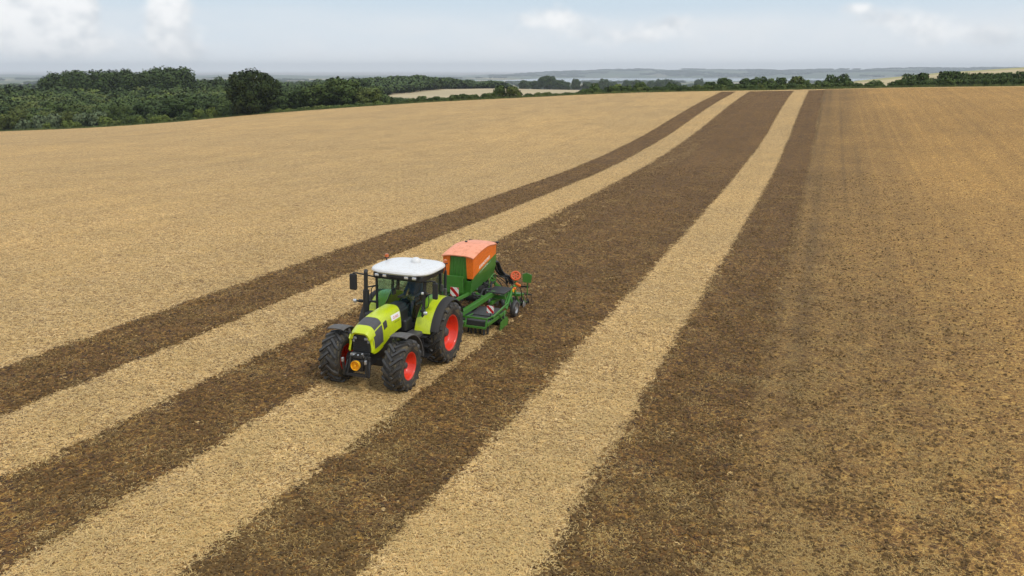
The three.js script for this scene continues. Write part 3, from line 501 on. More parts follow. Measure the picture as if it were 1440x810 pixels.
function lugs(R, W, n, high, sweep, thick) {   // chevron bars of a driven tyre
  const out = [], pos = [];
  const quad = (a, b, c, d) => { for (const p of [a, b, c, a, c, d]) pos.push(p.x, p.y, p.z); };
  for (let i = 0; i < n; i++) for (const s of [-1, 1]) {
    const t0 = (i + (s > 0 ? 0.5 : 0)) / n * 6.2832, ring = [];
    const path = [[-0.025, 0, 0], [W * 0.14, 0.34, 0], [W * 0.32, 0.74, -0.004], [W * 0.46, 0.97, -0.022], [W * 0.51, 1.0, -0.075], [W * 0.50, 1.0, -0.13]];
    const at = ([x, k, dr], h) => { const a = t0 - sweep * k, r = R + dr + h; return V(s * x, Math.cos(a) * r, Math.sin(a) * r); };
    for (let j = 0; j < path.length; j++) {
      const a = at(path[Math.max(0, j - 1)], 0), b = at(path[Math.min(path.length - 1, j + 1)], 0), top = at(path[j], 0), ang = t0 - sweep * path[j][1];
      const out_ = j >= 4 ? V(s, Math.cos(ang) * 0.4, Math.sin(ang) * 0.4).normalize() : V(j === 3 ? 0.35 * s : 0, Math.cos(ang), Math.sin(ang)).normalize(), w = b.sub(a).normalize().cross(out_).normalize(), k = (j < 4 ? 1 : 1.15) * thick, low = top.clone().addScaledVector(out_, -high);
      ring.push([low.clone().addScaledVector(w, -k * 0.75), top.clone().addScaledVector(w, -k * 0.5), top.clone().addScaledVector(w, k * 0.5), low.clone().addScaledVector(w, k * 0.75)]);
    }
    for (let j = 0; j < ring.length - 1; j++) for (let e = 0; e < 3; e++) { const a = ring[j][e], b = ring[j][e + 1], c = ring[j + 1][e + 1], d = ring[j + 1][e]; if (s > 0) quad(a, b, c, d); else quad(a, d, c, b); }
    const A = ring[0], B = ring[ring.length - 1]; quad(A[0], A[3], A[2], A[1]); quad(B[0], B[1], B[2], B[3]);
  }
  const g = new THREE.BufferGeometry(); g.setAttribute('position', new THREE.Float32BufferAttribute(pos, 3)); g.computeVertexNormals(); return g;
}
function driveWheel(parent, x, y, z, R, W, rim, n, side) {   // side +1: outer face towards +x
  const w = new THREE.Group(); w.name = 'wheel'; w.position.set(x, y, z); if (side < 0) w.rotation.y = Math.PI; parent.add(w);
  const c = R - 0.052, prof = [[rim - 0.01, -W * 0.40], [rim + 0.05, -W * 0.47], [(rim + c) / 2 + 0.03, -W * 0.515], [c - 0.09, -W * 0.50], [c - 0.02, -W * 0.42], [c, -W * 0.2], [c + 0.004, 0], [c, W * 0.2], [c - 0.02, W * 0.42], [c - 0.09, W * 0.50], [(rim + c) / 2 + 0.03, W * 0.515], [rim + 0.05, W * 0.47], [rim - 0.01, W * 0.40]];
  const t = obj('tyre', wheelLathe(prof, 56), P.tyre, w);
  const bars = lugs(R, W, n, 0.07, 6.2832 / n * 1.0, 0.062); if (side < 0) bars.scale(-1, 1, 1), bars.index || flipFaces(bars);
  obj('tread_bars', bars, P.tread, t);
  obj('rim', wheelLathe([[rim - 0.015, -W * 0.42], [rim + 0.012, -W * 0.42], [rim - 0.03, -W * 0.3], [rim - 0.05, 0], [rim - 0.03, W * 0.34], [rim + 0.018, W * 0.40], [rim + 0.018, W * 0.425], [rim - 0.012, W * 0.425], [rim - 0.035, W * 0.36], [rim - 0.075, W * 0.10], [rim - 0.13, W * 0.03], [rim * 0.55, -W * 0.01], [rim * 0.42, W * 0.05], [0.001, W * 0.05]], 48), P.red, w);
  const hub = [wheelLathe([[rim * 0.30, W * 0.0], [rim * 0.30, W * 0.13], [rim * 0.24, W * 0.17], [rim * 0.2, W * 0.24], [0.001, W * 0.25]], 24)];
  for (let i = 0; i < 10; i++) { const a = i / 10 * 6.2832, r = rim * 0.36; hub.push(rod([W * 0.03, Math.cos(a) * r, Math.sin(a) * r], [W * 0.10, Math.cos(a) * r, Math.sin(a) * r], 0.014, 0.014, 6)); }
  obj('hub', hub, P.hub, w);
  return w;
}
function flipFaces(g) { const p = g.attributes.position; for (let i = 0; i < p.count; i += 3) { const a = [p.getX(i + 1), p.getY(i + 1), p.getZ(i + 1)]; p.setXYZ(i + 1, p.getX(i + 2), p.getY(i + 2), p.getZ(i + 2)); p.setXYZ(i + 2, ...a); } g.computeVertexNormals(); }

const tractor = tractorBase(); tractor.name = numbered('tractor');
tag(tractor, 'lime green farm tractor with white cab roof and red wheel rims, pulling a seed drill', 'tractor');
{
  const T = tractor, RR = 0.98, RF = 0.76, FA = 2.80;
  for (const s of [1, -1]) { driveWheel(T, s * 1.05, RR, 0, RR, 0.68, 0.56, 19, s); driveWheel(T, s * 1.01, RF, FA, RF, 0.60, 0.40, 17, s); }
  // chassis and driveline
  obj('rear_axle', [rod([-0.75, RR, 0], [0.75, RR, 0], 0.16, 0.16, 16), bx(0.7, 0.62, 0.9, 0, 0.98, 0.1, 0.06), bx(0.5, 0.42, 1.5, 0, 0.92, 1.0, 0.05), bx(0.46, 0.5, 1.3, 0, 1.02, 2.3, 0.05)], P.black, T);
  obj('front_axle', [bar([-0.66, RF, FA], [0.66, RF, FA], 0.2, 0.22, 0.04), rod([-0.7, RF, FA], [-0.52, RF, FA], 0.19, 0.15, 14), rod([0.7, RF, FA], [0.52, RF, FA], 0.19, 0.15, 14), bar([-0.5, RF - 0.05, FA - 0.22], [0.5, RF - 0.05, FA - 0.22], 0.05, 0.05)], P.iron, T);
  obj('front_frame', [bx(0.5, 0.34, 0.9, 0, 0.92, 2.95, 0.03), bx(0.56, 0.1, 0.5, 0, 1.12, 3.1, 0.02)], P.black, T);

  // bonnet: one skin shape, cut into panels
  const zAt = (t) => 1.22 + 2.14 * t, wAt = curve([-0.16, 0, 0.5, 0.8, 0.93, 1], [0.345, 0.345, 0.375, 0.39, 0.37, 0.335]), topAt = curve([0, 0.35, 0.62, 0.8, 0.92, 1], [2.13, 2.11, 2.06, 1.985, 1.875, 1.76]), lowAt = curve([0, 0.45, 0.7, 0.88, 1], [1.42, 1.32, 1.17, 1.10, 1.12]);
  const skin = (phi, t, grow = 0) => { const s = Math.sin(phi), c = Math.cos(phi), e = 0.52, x = Math.sign(s) * Math.abs(s) ** e, y = Math.max(0, c) ** e, w = wAt(t) + grow, top = topAt(t) + grow, low = lowAt(t); const z = zAt(t) + 0.10 * smooth(0.75, 1, t) * (1 - 0.6 * Math.abs(s)) * (0.3 + 0.7 * y); return [x * w * (1 - 0.06 * y), low + (top - low) * y, z]; };
  const panel = (p0, p1, t0, t1, grow, thick = 0.03, nu = 14, nv = 10) => sheet(nu, nv, (u, v) => skin(lerp(p0, p1, u), lerp(t0, t1, v), grow), -thick);
  const D2 = Math.PI / 180;
  obj('engine_block', sheet(24, 16, (u, v) => skin(lerp(-88, 88, u) * D2, lerp(-0.15, 0.965, v), -0.05)), P.black, T);
  const hood = obj('bonnet', [panel(-89.5 * D2, 89.5 * D2, 0.13, 0.69, 0, 0.03, 40, 18), ...[-1, 1].flatMap((s) => [panel(s * 46 * D2, s * 51 * D2, 0.688, 0.94, 0, 0.03, 6, 8), panel(s * 51 * D2, s * 89.5 * D2, 0.688, 0.70, 0, 0.03, 8, 2), panel(s * 86.6 * D2, s * 89.8 * D2, 0.71, 0.95, 0.006, 0.05, 4, 8), ])], P.lime, T);
  obj('bonnet_top_panel', panel(-46 * D2, 46 * D2, 0.70, 0.90, 0.004, 0.03, 20, 8), P.grey, hood);
  for (const s of [1, -1]) {
    obj('side_grille', panel(s * 51 * D2, s * 87.4 * D2, 0.70, 0.945, 0.006, 0.03, 10, 8), P.grey, hood);
    const slats = []; for (let i = 0; i < 6; i++) { const v = 0.565 + i * 0.016; slats.push(panel(s * 50 * D2, s * 70 * D2, v, v + 0.009, 0.012, 0.02, 6, 2)); }
    obj('vent_recess', panel(s * 49 * D2, s * 71 * D2, 0.558, 0.66, 0.005, 0.02, 8, 6), P.black, hood); obj('vent_slats', slats, P.grey, hood);
  }
  // brow and cheeks framing the front
  obj('front_brow', [sheet(26, 6, (u, v) => skin(lerp(-62, 62, u) * D2, lerp(0.885, 1.0, v), 0.014), -0.07), ...[-1, 1].map((s) => sheet(10, 6, (u, v) => { const q = skin(s * lerp(60, 89, u) * D2, lerp(0.93, 1.0, v), 0.016); q[0] -= s * 0.05 * Math.sin(u * 3.1416) * v * 0.8; q[2] -= 0.06 * Math.sin(u * 2.4) * v; return q; }, -0.05))], P.lime, hood);
  const noseY = 1.42;
  obj('front_grille', [bx(0.56, 0.50, 0.05, 0, noseY, 3.30, 0.02), ...Array.from({ length: 7 }, (_, i) => bx(0.5, 0.012, 0.03, 0, 1.22 + i * 0.055, 3.335, 0.004))], P.black, T);
  for (const s of [1, -1]) obj('headlight', [bx(0.15, 0.085, 0.05, s * 0.19, 1.585, 3.35, 0.025, 0, s * 0.3), bx(0.08, 0.07, 0.05, s * 0.235, 1.49, 3.33, 0.02, 0, s * 0.4)], P.lens, T);
  obj('cowl', [bx(0.62, 0.62, 0.66, 0, 1.66, 1.22, 0.08), bx(0.9, 0.4, 0.5, 0, 1.45, 1.15, 0.08)], P.black, T);
  // lettering beside the cab
  const badge = canvasTexture(512, 160, (c, w, h) => { c.fillStyle = '#f4f2ee'; c.fillRect(0, 0, w, h); c.fillStyle = '#d4202a'; c.font = 'bold 104px sans-serif'; c.textAlign = 'center'; c.textBaseline = 'middle'; c.save(); c.transform(1, 0, -0.12, 1, 10, 0); c.fillText('CLAAS', w / 2, h / 2 + 4, w - 60); c.restore(); });
  const model = canvasTexture(256, 64, (c, w, h) => { c.fillStyle = '#c3cd16'; c.fillRect(0, 0, w, h); c.fillStyle = '#20221c'; c.font = 'bold 44px sans-serif'; c.textAlign = 'center'; c.textBaseline = 'middle'; c.fillText('ARION 660', w / 2, h / 2, w - 14); });
  for (const s of [1, -1]) {
    const lay = (y0, y1, t0, t1) => sheet(8, 4, (u, v) => { const t = s > 0 ? lerp(t1, t0, u) : lerp(t0, t1, u), y = lerp(y0, y1, v), k = clamp((y - lowAt(t)) / (topAt(t) - lowAt(t)), 0, 0.995), cphi = k ** (1 / 0.52), phi = Math.acos(cphi); return skin(s * phi, t, 0.0065); });
    const b = obj('badge', lay(1.79, 1.955, 0.15, 0.42), mat([1, 1, 1], 0.45, { map: badge }), hood); b.userData.label = 'white badge with red lettering';
    obj('model_lettering', lay(1.68, 1.75, 0.17, 0.35), mat([1, 1, 1], 0.45, { map: model }), hood);
  }
  // front linkage
  obj('front_linkage', [bx(0.66, 0.22, 0.12, 0, 0.98, 3.42, 0.02), bar([-0.33, 0.95, 3.45], [-0.38, 0.56, 3.62], 0.06, 0.10), bar([0.33, 0.95, 3.45], [0.38, 0.56, 3.62], 0.06, 0.10), bar([-0.38, 0.56, 3.62], [-0.36, 1.0, 3.74], 0.05, 0.09), bar([0.38, 0.56, 3.62], [0.36, 1.0, 3.74], 0.05, 0.09), bar([-0.38, 0.58, 3.60], [0.38, 0.58, 3.60], 0.07, 0.08), bx(0.34, 0.34, 0.2, 0, 0.84, 3.46, 0.03), bx(0.3, 0.1, 0.3, 0, 1.1, 3.42, 0.02), rod([-0.3, 0.56, 3.62], [-0.22, 1.1, 3.5], 0.035), rod([0.3, 0.56, 3.62], [0.22, 1.1, 3.5], 0.035)], P.iron, T);
  obj('hydraulic_couplings', [rod([-0.12, 1.06, 3.44], [-0.12, 1.16, 3.56], 0.025), rod([0.02, 1.06, 3.44], [0.02, 1.16, 3.56], 0.025), rod([0.14, 1.04, 3.44], [0.14, 1.2, 3.54], 0.03), bx(0.16, 0.09, 0.1, -0.18, 1.12, 3.46, 0.01)], P.steel, T);
  obj('linkage_hooks', [bx(0.07, 0.12, 0.08, -0.36, 1.04, 3.75, 0.02), bx(0.07, 0.12, 0.08, 0.36, 1.04, 3.75, 0.02)], P.steel, T);
  const pto = obj('shaft_guard', (() => { const g = new THREE.LatheGeometry([[0.09, 0], [0.135, 0.02], [0.145, 0.11], [0.128, 0.12], [0.118, 0.03], [0.09, 0.015]].map(([r, y]) => new THREE.Vector2(r, y)), 28); g.rotateX(Math.PI / 2); g.translate(0, 0.88, 3.60); return g; })(), P.yellow, T);
  obj('shaft_stub', [rod([0, 0.88, 3.56], [0, 0.88, 3.72], 0.035), (() => { const g = new THREE.CircleGeometry(0.12, 24); g.translate(0, 0.88, 3.635); return g; })()], P.yellow, pto);
  // front mudguards
  for (const s of [1, -1]) obj('front_mudguard', [sheet(8, 14, (u, v) => { const a = lerp(-88, 14, v) * D2, r = RF + 0.15, x = s > 0 ? lerp(0.74, 1.26, u) : lerp(-1.26, -0.74, u); return [x, RF + Math.cos(a) * r - 0.03 * (Math.abs(u - 0.5) * 2) ** 3, FA + Math.sin(a) * r]; }, 0.025), bar([s * 0.52, RF + 0.1, FA - 0.1], [s * 0.74, RF + 0.84, FA - 0.1], 0.05, 0.05)], P.trim, T);

  // cab
  const zF = 0.88, zR = -0.76, yF = 1.28, yT = 2.78;
  obj('cab_floor', [bx(1.14, 0.10, 1.6, 0, 1.26, 0.07, 0.02), bx(1.0, 0.7, 0.06, 0, 1.6, -0.74, 0.02), bx(0.62, 0.42, 0.12, 0, 1.55, 0.84, 0.05)], P.black, T);
  const L = 0.84, Lt = 0.82;   // half widths at belt and roof
  for (const s of [1, -1]) {
    obj('front_pillar', bar([s * 0.76, 1.30, zF + 0.02], [s * Lt, yT, zF - 0.06], 0.075, 0.09, 0.02), P.black, T);
    obj('middle_pillar', bar([s * (L + 0.01), 1.90, -0.30], [s * Lt, yT, -0.30], 0.06, 0.09, 0.02), P.black, T);
    obj('rear_pillar', bar([s * L, 1.95, -0.66], [s * Lt, yT, zR + 0.04], 0.08, 0.11, 0.02), P.black, T);
    obj('cab_sill', [bar([s * 0.76, 1.32, zF], [s * 0.82, 1.32, 0.48], 0.07, 0.10, 0.02), bar([s * 0.82, 1.32, 0.48], [s * 0.85, 1.92, -0.22], 0.07, 0.09, 0.02), bar([s * 0.85, 1.92, -0.22], [s * 0.84, 1.96, -0.70], 0.07, 0.09, 0.02)], P.black, T);
    const door = obj('door_window', sheet(4, 4, (u, v) => { const z = lerp(zF - 0.05, -0.25, u), yb = u < 0.4 ? 1.36 : lerp(1.36, 1.90, (u - 0.4) / 0.6), y = lerp(yb, 2.74, v), x = lerp(0.80, Lt - 0.005, clamp((y - 1.3) / 1.45)) + 0.05 * Math.sin(u * 3.1416) * (1 - v * 0.5); return [s * x, y, z - 0.04 * v]; }), P.glass, T);
    obj('door_handle', bx(0.035, 0.05, 0.20, s * 0.89, 1.74, 0.25, 0.012), P.black, door);
    obj('side_window', sheet(3, 3, (u, v) => { const z = lerp(-0.34, -0.66, u), y = lerp(1.98, 2.73, v); return [s * lerp(0.845, Lt, (y - 1.95) / 0.8), y, z]; }), P.glass, T);
    obj('step', [bx(0.46, 0.05, 0.34, s * 0.86, 0.50, 1.04, 0.015), bx(0.44, 0.05, 0.32, s * 0.84, 0.82, 1.04, 0.015), bx(0.40, 0.06, 0.36, s * 0.82, 1.12, 1.04, 0.015), bar([s * 0.98, 0.48, 0.88], [s * 0.92, 1.12, 0.88], 0.04, 0.03), bar([s * 0.98, 0.48, 1.2], [s * 0.92, 1.12, 1.2], 0.04, 0.03)], P.black, T);
    obj('tank', [bx(0.40, 0.52, 0.62, s * 0.55, 0.82, 1.12, 0.07), bx(0.42, 0.16, 0.72, s * 0.66, 1.20, 1.25, 0.05)], s > 0 ? P.grey : P.black, T);
    // rear mudguards: lime skin with a dark lip
    const arc = (x0, x1, r, a0, a1, drop) => sheet(8, 22, (u, v) => { const a = lerp(a0, a1, v) * D2, x = lerp(x0, x1, u), rr = r - drop * (u ** 4); return [s * x, RR + Math.cos(a) * rr * 0.99, Math.sin(a) * rr]; }, s > 0 ? 0.03 : -0.03);
    const guard = obj('rear_mudguard', [arc(0.60, 1.10, 1.12, -62, 78, 0.03), sheet(3, 22, (u, v) => { const a = lerp(-62, 78, v) * D2, r = lerp(0.8, 1.10, u); return [s * 0.61, RR + Math.cos(a) * r, Math.sin(a) * r]; }, 0.02)], P.lime, T);
    obj('mudguard_lip', arc(1.105, 1.34, 1.105, -66, 74, 0.07), P.rubber, guard);
    obj('tail_lamp', bx(0.2, 0.09, 0.06, s * 0.8, RR + 0.92, -0.62, 0.02), P.amber, guard);
  }
  obj('windscreen', sheet(10, 6, (u, v) => { const x = lerp(-1, 1, u), y = lerp(1.46, 2.76, v); return [x * lerp(0.76, 0.815, v), y, zF + 0.03 - 0.06 * v + 0.10 * (1 - x * x)]; }), P.glass, T);
  obj('windscreen_base', sheet(10, 2, (u, v) => { const x = lerp(-1, 1, u), y = lerp(1.30, 1.47, v); return [x * 0.76, y, zF + 0.03 + 0.10 * (1 - x * x)]; }, 0.03), P.black, T);
  obj('rear_window', sheet(4, 3, (u, v) => [lerp(-0.80, 0.80, u), lerp(1.97, 2.74, v), zR + 0.03]), P.glass, T);
  obj('wiper', [rod([0.05, 2.74, zF + 0.09], [-0.28, 2.25, zF + 0.13], 0.009), rod([-0.14, 2.6, zF + 0.11], [-0.42, 1.95, zF + 0.13], 0.012)], P.black, T);
  // roof
  const cap = (r, h0, h1, cz, w, l) => sheet(36, 12, (u, v) => { const a = u * 6.2832, q = Math.sin(v * Math.PI / 2), e = 0.56, cx = Math.sign(Math.cos(a)) * Math.abs(Math.cos(a)) ** e, sz = Math.sign(Math.sin(a)) * Math.abs(Math.sin(a)) ** e; return [cx * w * q * r, h0 + (h1 - h0) * Math.cos(v * Math.PI / 2) ** 0.62, cz - sz * l * q * r]; });
  const roof = obj('roof', [cap(1, 3.0, 3.16, 0.24, 1.01, 1.0), sheet(36, 2, (u, v) => { const a = u * 6.2832, e = 0.56, k = 1 - 0.05 * v; return [Math.sign(Math.cos(a)) * Math.abs(Math.cos(a)) ** e * 1.01 * k, 3.0 - 0.05 * v, 0.24 - Math.sign(Math.sin(a)) * Math.abs(Math.sin(a)) ** e * 1.0 * k]; })], P.white, T);
  obj('roof_lining', [bx(1.66, 0.20, 1.66, 0, 2.85, 0.22, 0.05), bx(1.4, 0.10, 0.2, 0, 2.89, 1.06, 0.03)], P.black, T);
  obj('roof_vent', [bx(0.14, 0.02, 0.05, -0.30, 3.085, 1.05, 0.008, 0.2, 0.5), bx(0.14, 0.02, 0.05, 0.22, 3.085, 1.05, 0.008, 0.2, 0.5)], P.grey, roof);
  obj('antenna_dome', (() => { const g = new THREE.LatheGeometry([[0.001, 0.12], [0.08, 0.11], [0.13, 0.075], [0.15, 0.02], [0.15, -0.03]].map(([r, y]) => new THREE.Vector2(r, y)), 24); g.translate(0.18, 3.19, 0.12); return g; })(), P.white, roof);
  for (const x of [-0.62, -0.36, 0.36, 0.62]) obj('work_light', [bx(0.13, 0.08, 0.06, x, 2.90, 1.175, 0.02)], P.lamp, roof);
  for (const [x, z, y] of [[-0.86, 0.05, 3.1], [0.88, -0.55, 2.96]]) { const b = obj('beacon', [rod([x, y + 0.10, z], [x, y + 0.19, z], 0.066, 0.06, 16), rod([x, y + 0.19, z], [x, y + 0.21, z], 0.06, 0.035, 16)], P.amber, T); obj('beacon_stem', [rod([x, y - 0.20, z], [x, y + 0.10, z], 0.02), rod([x, y + 0.08, z], [x, y + 0.11, z], 0.08, 0.08, 14)], P.black, b); }
  // exhaust, mirrors, lamps on stalks
  obj('exhaust_stack', [rod([-0.55, 1.45, 1.30], [-0.92, 1.62, 1.30], 0.12, 0.12, 14), rod([-0.93, 1.50, 1.30], [-0.93, 2.42, 1.30], 0.095, 0.095, 16), rod([-0.93, 2.42, 1.30], [-0.93, 2.92, 1.30], 0.062, 0.062, 14), hose([[-0.93, 2.9, 1.30], [-0.93, 2.97, 1.30], [-0.95, 3.02, 1.24]], 0.06, 8, 12), bx(0.44, 0.5, 0.36, -0.66, 1.55, 1.4, 0.1), bar([-0.76, 2.5, 0.95], [-0.93, 2.5, 1.3], 0.04, 0.04)], P.black, T);
  for (const s of [1, -1]) {
    const mx = s > 0 ? 1.16 : -1.62, m = obj('mirror', bx(s > 0 ? 0.18 : 0.24, 0.52, 0.09, mx, 2.50, 0.84, 0.045, 0, s * -0.12), P.black, T); obj('mirror_glass', bx(s > 0 ? 0.15 : 0.2, 0.46, 0.01, mx, 2.50, 0.792, 0.004, 0, s * -0.12), P.mirror, m);
    obj('mirror_arm', [rod([s * 0.82, 2.74, 0.86], [mx - s * 0.12, 2.80, 0.86], 0.024), rod([mx - s * 0.12, 2.80, 0.86], [mx, 2.78, 0.84], 0.024), rod([mx, 2.78, 0.84], [mx, 2.66, 0.84], 0.024)], P.black, m);
    obj('stalk_lamp', [rod([s * 0.76, 1.98, 0.92], [s * (s > 0 ? 0.93 : 1.36), s > 0 ? 1.86 : 1.98, 1.10], 0.035, 0.03), bx(0.16, 0.1, 0.1, s * (s > 0 ? 0.86 : 1.24), s > 0 ? 1.9 : 1.98, 1.06, 0.03)], P.black, T);
    obj('stalk_lens', bx(0.13, 0.12, 0.10, s * (s > 0 ? 0.97 : 1.41), s > 0 ? 1.86 : 1.985, 1.13, 0.05), P.lamp, T);
    obj('handrail', hose([[s * 0.84, 2.45, 0.88], [s * 0.94, 2.40, 0.88], [s * 0.95, 2.0, 0.9], [s * 0.82, 1.93, 0.9]], 0.014, 16, 6), P.black, T);
  }
  obj('pillar_lamp', [bx(0.09, 0.09, 0.07, 0.80, 2.42, 0.97, 0.035)], P.lamp, T);
  obj('side_display', [bx(0.1, 0.22, 0.05, 0.90, 2.32, -0.26, 0.02), bx(0.12, 0.3, 0.1, 0.90, 2.1, -0.50, 0.03)], P.grey, T);
  // inside the cab
  const seat = obj('seat', [bx(0.52, 0.14, 0.50, 0, 1.78, 0.18, 0.06), bx(0.50, 0.66, 0.14, 0, 2.12, -0.10, 0.06, -0.12), bx(0.28, 0.2, 0.1, 0, 2.52, -0.16, 0.04), bx(0.34, 0.42, 0.34, 0, 1.5, 0.16, 0.05)], P.black, T); seat.position.z = -0.22;
  obj('armrest', [bx(0.12, 0.07, 0.42, -0.36, 2.0, 0.24, 0.03), bx(0.08, 0.2, 0.16, -0.44, 2.22, 0.62, 0.02)], P.grey, seat);
  obj('steering_column', [rod([0, 1.4, 0.76], [0, 1.93, 0.54], 0.05), bx(0.42, 0.26, 0.2, 0, 1.80, 0.74, 0.06)], P.black, T);
  obj('steering_wheel', (() => { const g = mergeGeometries([new THREE.TorusGeometry(0.20, 0.018, 8, 28), new THREE.CylinderGeometry(0.05, 0.05, 0.03, 12).rotateX(Math.PI / 2), new THREE.BoxGeometry(0.36, 0.03, 0.02), new THREE.BoxGeometry(0.03, 0.18, 0.02).translate(0, -0.09, 0)].map(flat)); g.rotateX(-0.95); g.translate(0, 1.98, 0.48); return g; })(), P.black, T);
  // rear linkage
  obj('rear_linkage', [bar([-0.36, 0.62, -0.35], [-0.42, 0.55, -1.7], 0.06, 0.09), bar([0.36, 0.62, -0.35], [0.42, 0.55, -1.7], 0.06, 0.09), rod([0, 1.2, -0.5], [0, 1.3, -1.75], 0.04), rod([-0.42, 1.35, -0.5], [-0.4, 0.65, -1.0], 0.035), rod([0.42, 1.35, -0.5], [0.4, 0.65, -1.0], 0.035), bx(0.7, 0.16, 0.3, 0, 1.38, -0.5, 0.03)], P.iron, T);
}

// ---------------------------------------------------------------- driver on the seat
{
  const g = tractorBase(); g.name = numbered('person'); tag(g, 'person in dark blue work clothes sitting at the tractor steering wheel inside the cab', 'person');
  const bones = [];   // [a, b, ra, rb]
  const B = (a, b, ra, rb) => bones.push([a, b, ra, rb]);
  B([0, 1.93, 0.06], [0, 2.10, 0.04], 0.15, 0.15); B([-0.07, 2.1, 0.04], [-0.09, 2.34, 0.01], 0.11, 0.11); B([0.07, 2.1, 0.04], [0.09, 2.34, 0.01], 0.11, 0.11); B([-0.17, 2.40, 0], [0.17, 2.40, 0], 0.075, 0.075); B([0, 2.42, 0.01], [0, 2.52, 0.03], 0.06, 0.055);
  B([0, 2.60, 0.045], [0, 2.655, 0.035], 0.078, 0.088); B([0, 2.565, 0.075], [0, 2.60, 0.085], 0.05, 0.055); B([0, 2.60, 0.125], [0, 2.585, 0.142], 0.012, 0.016);
  for (const s of [-1, 1]) {
    B([s * 0.20, 2.39, 0], [s * 0.27, 2.14, 0.16], 0.06, 0.047); B([s * 0.27, 2.14, 0.16], [s * 0.17, 2.06, 0.48], 0.047, 0.033); B([s * 0.17, 2.06, 0.50], [s * 0.165, 2.06, 0.56], 0.034, 0.03);
    for (let f = 0; f < 4; f++) { const x = s * (0.185 - f * 0.018), l = [0.06, 0.07, 0.066, 0.05][f]; B([x, 2.075, 0.55], [x, 2.085, 0.55 + l * 0.5], 0.0105, 0.010); B([x, 2.085, 0.55 + l * 0.5], [x, 2.05, 0.555 + l * 0.75], 0.010, 0.009); }
    B([s * 0.14, 2.05, 0.52], [s * 0.125, 2.035, 0.565], 0.012, 0.010);
    B([s * 0.09, 1.93, 0.08], [s * 0.15, 1.94, 0.52], 0.09, 0.068); B([s * 0.15, 1.94, 0.52], [s * 0.14, 1.50, 0.66], 0.066, 0.045); B([s * 0.14, 1.46, 0.66], [s * 0.15, 1.42, 0.82], 0.05, 0.04); B([s * 0.088, 2.61, 0.035], [s * 0.092, 2.63, 0.03], 0.014, 0.016);
  }
  const half = 0.72, cy = 2.08, cz = 0.36, n = 112, mc = new MarchingCubes(n, new THREE.MeshBasicMaterial(), false, false, 120000);
  mc.isolation = 0;
  const field = mc.field, near = bones.map(([a, b, ra, rb]) => ({ a, b, ra, rb, d: [b[0] - a[0], b[1] - a[1], b[2] - a[2]], l: (b[0] - a[0]) ** 2 + (b[1] - a[1]) ** 2 + (b[2] - a[2]) ** 2 || 1e-9 }));
  const body = (x, y, z) => { let d = 1e3; for (const k of near) { const px = x - k.a[0], py = y - k.a[1], pz = z - k.a[2], t = clamp((px * k.d[0] + py * k.d[1] + pz * k.d[2]) / k.l), e = Math.hypot(px - k.d[0] * t, py - k.d[1] * t, pz - k.d[2] * t) - lerp(k.ra, k.rb, t), s = k.ra < 0.013 ? 0.006 : 0.03, h = clamp(0.5 + 0.5 * (d - e) / s); d = lerp(d, e, h) - s * h * (1 - h); } return d; };
  for (let k = 0; k < n; k++) for (let j = 0; j < n; j++) for (let i = 0; i < n; i++) field[(k * n + j) * n + i] = -body((i / n * 2 - 1) * half, (j / n * 2 - 1) * half + cy, (k / n * 2 - 1) * half + cz);
  mc.update();
  const count = mc.count, pos = mc.positionArray.slice(0, count * 3), nor = mc.normalArray.slice(0, count * 3), col = new Float32Array(count * 3);
  for (let i = 0; i < count; i++) {
    const x = pos[i * 3] *= half, y = (pos[i * 3 + 1] = pos[i * 3 + 1] * half + cy), z = (pos[i * 3 + 2] = pos[i * 3 + 2] * half + cz);
    const c = y > 2.50 || (y > 2.0 && z > 0.47 && y < 2.12) ? [0.42, 0.22, 0.14] : y < 1.50 ? [0.03, 0.025, 0.02] : y < 2.02 ? [0.03, 0.045, 0.09] : [0.04, 0.09, 0.16]; col.set(c, i * 3);
  }
  const geo = new THREE.BufferGeometry(); geo.setAttribute('position', new THREE.BufferAttribute(pos, 3)); geo.setAttribute('normal', new THREE.BufferAttribute(nor, 3)); geo.setAttribute('color', new THREE.BufferAttribute(col, 3));
  obj('body', geo, new THREE.MeshStandardMaterial({ vertexColors: true, roughness: 0.8 }), g).position.z = -0.22;
  obj('hair', sheet(20, 8, (u, v) => { const a = u * 6.2832, t = v * (1.15 + 0.55 * (Math.cos(a) < 0 ? -Math.cos(a) : 0)), r = 0.098; return [Math.sin(a) * Math.sin(t) * r * 0.95, 2.665 + Math.cos(t) * r * 0.95, 0.03 + Math.cos(a) * Math.sin(t) * r * 1.05]; }, 0.01), mat([0.05, 0.035, 0.02], 0.9), g).position.z = -0.22;
}

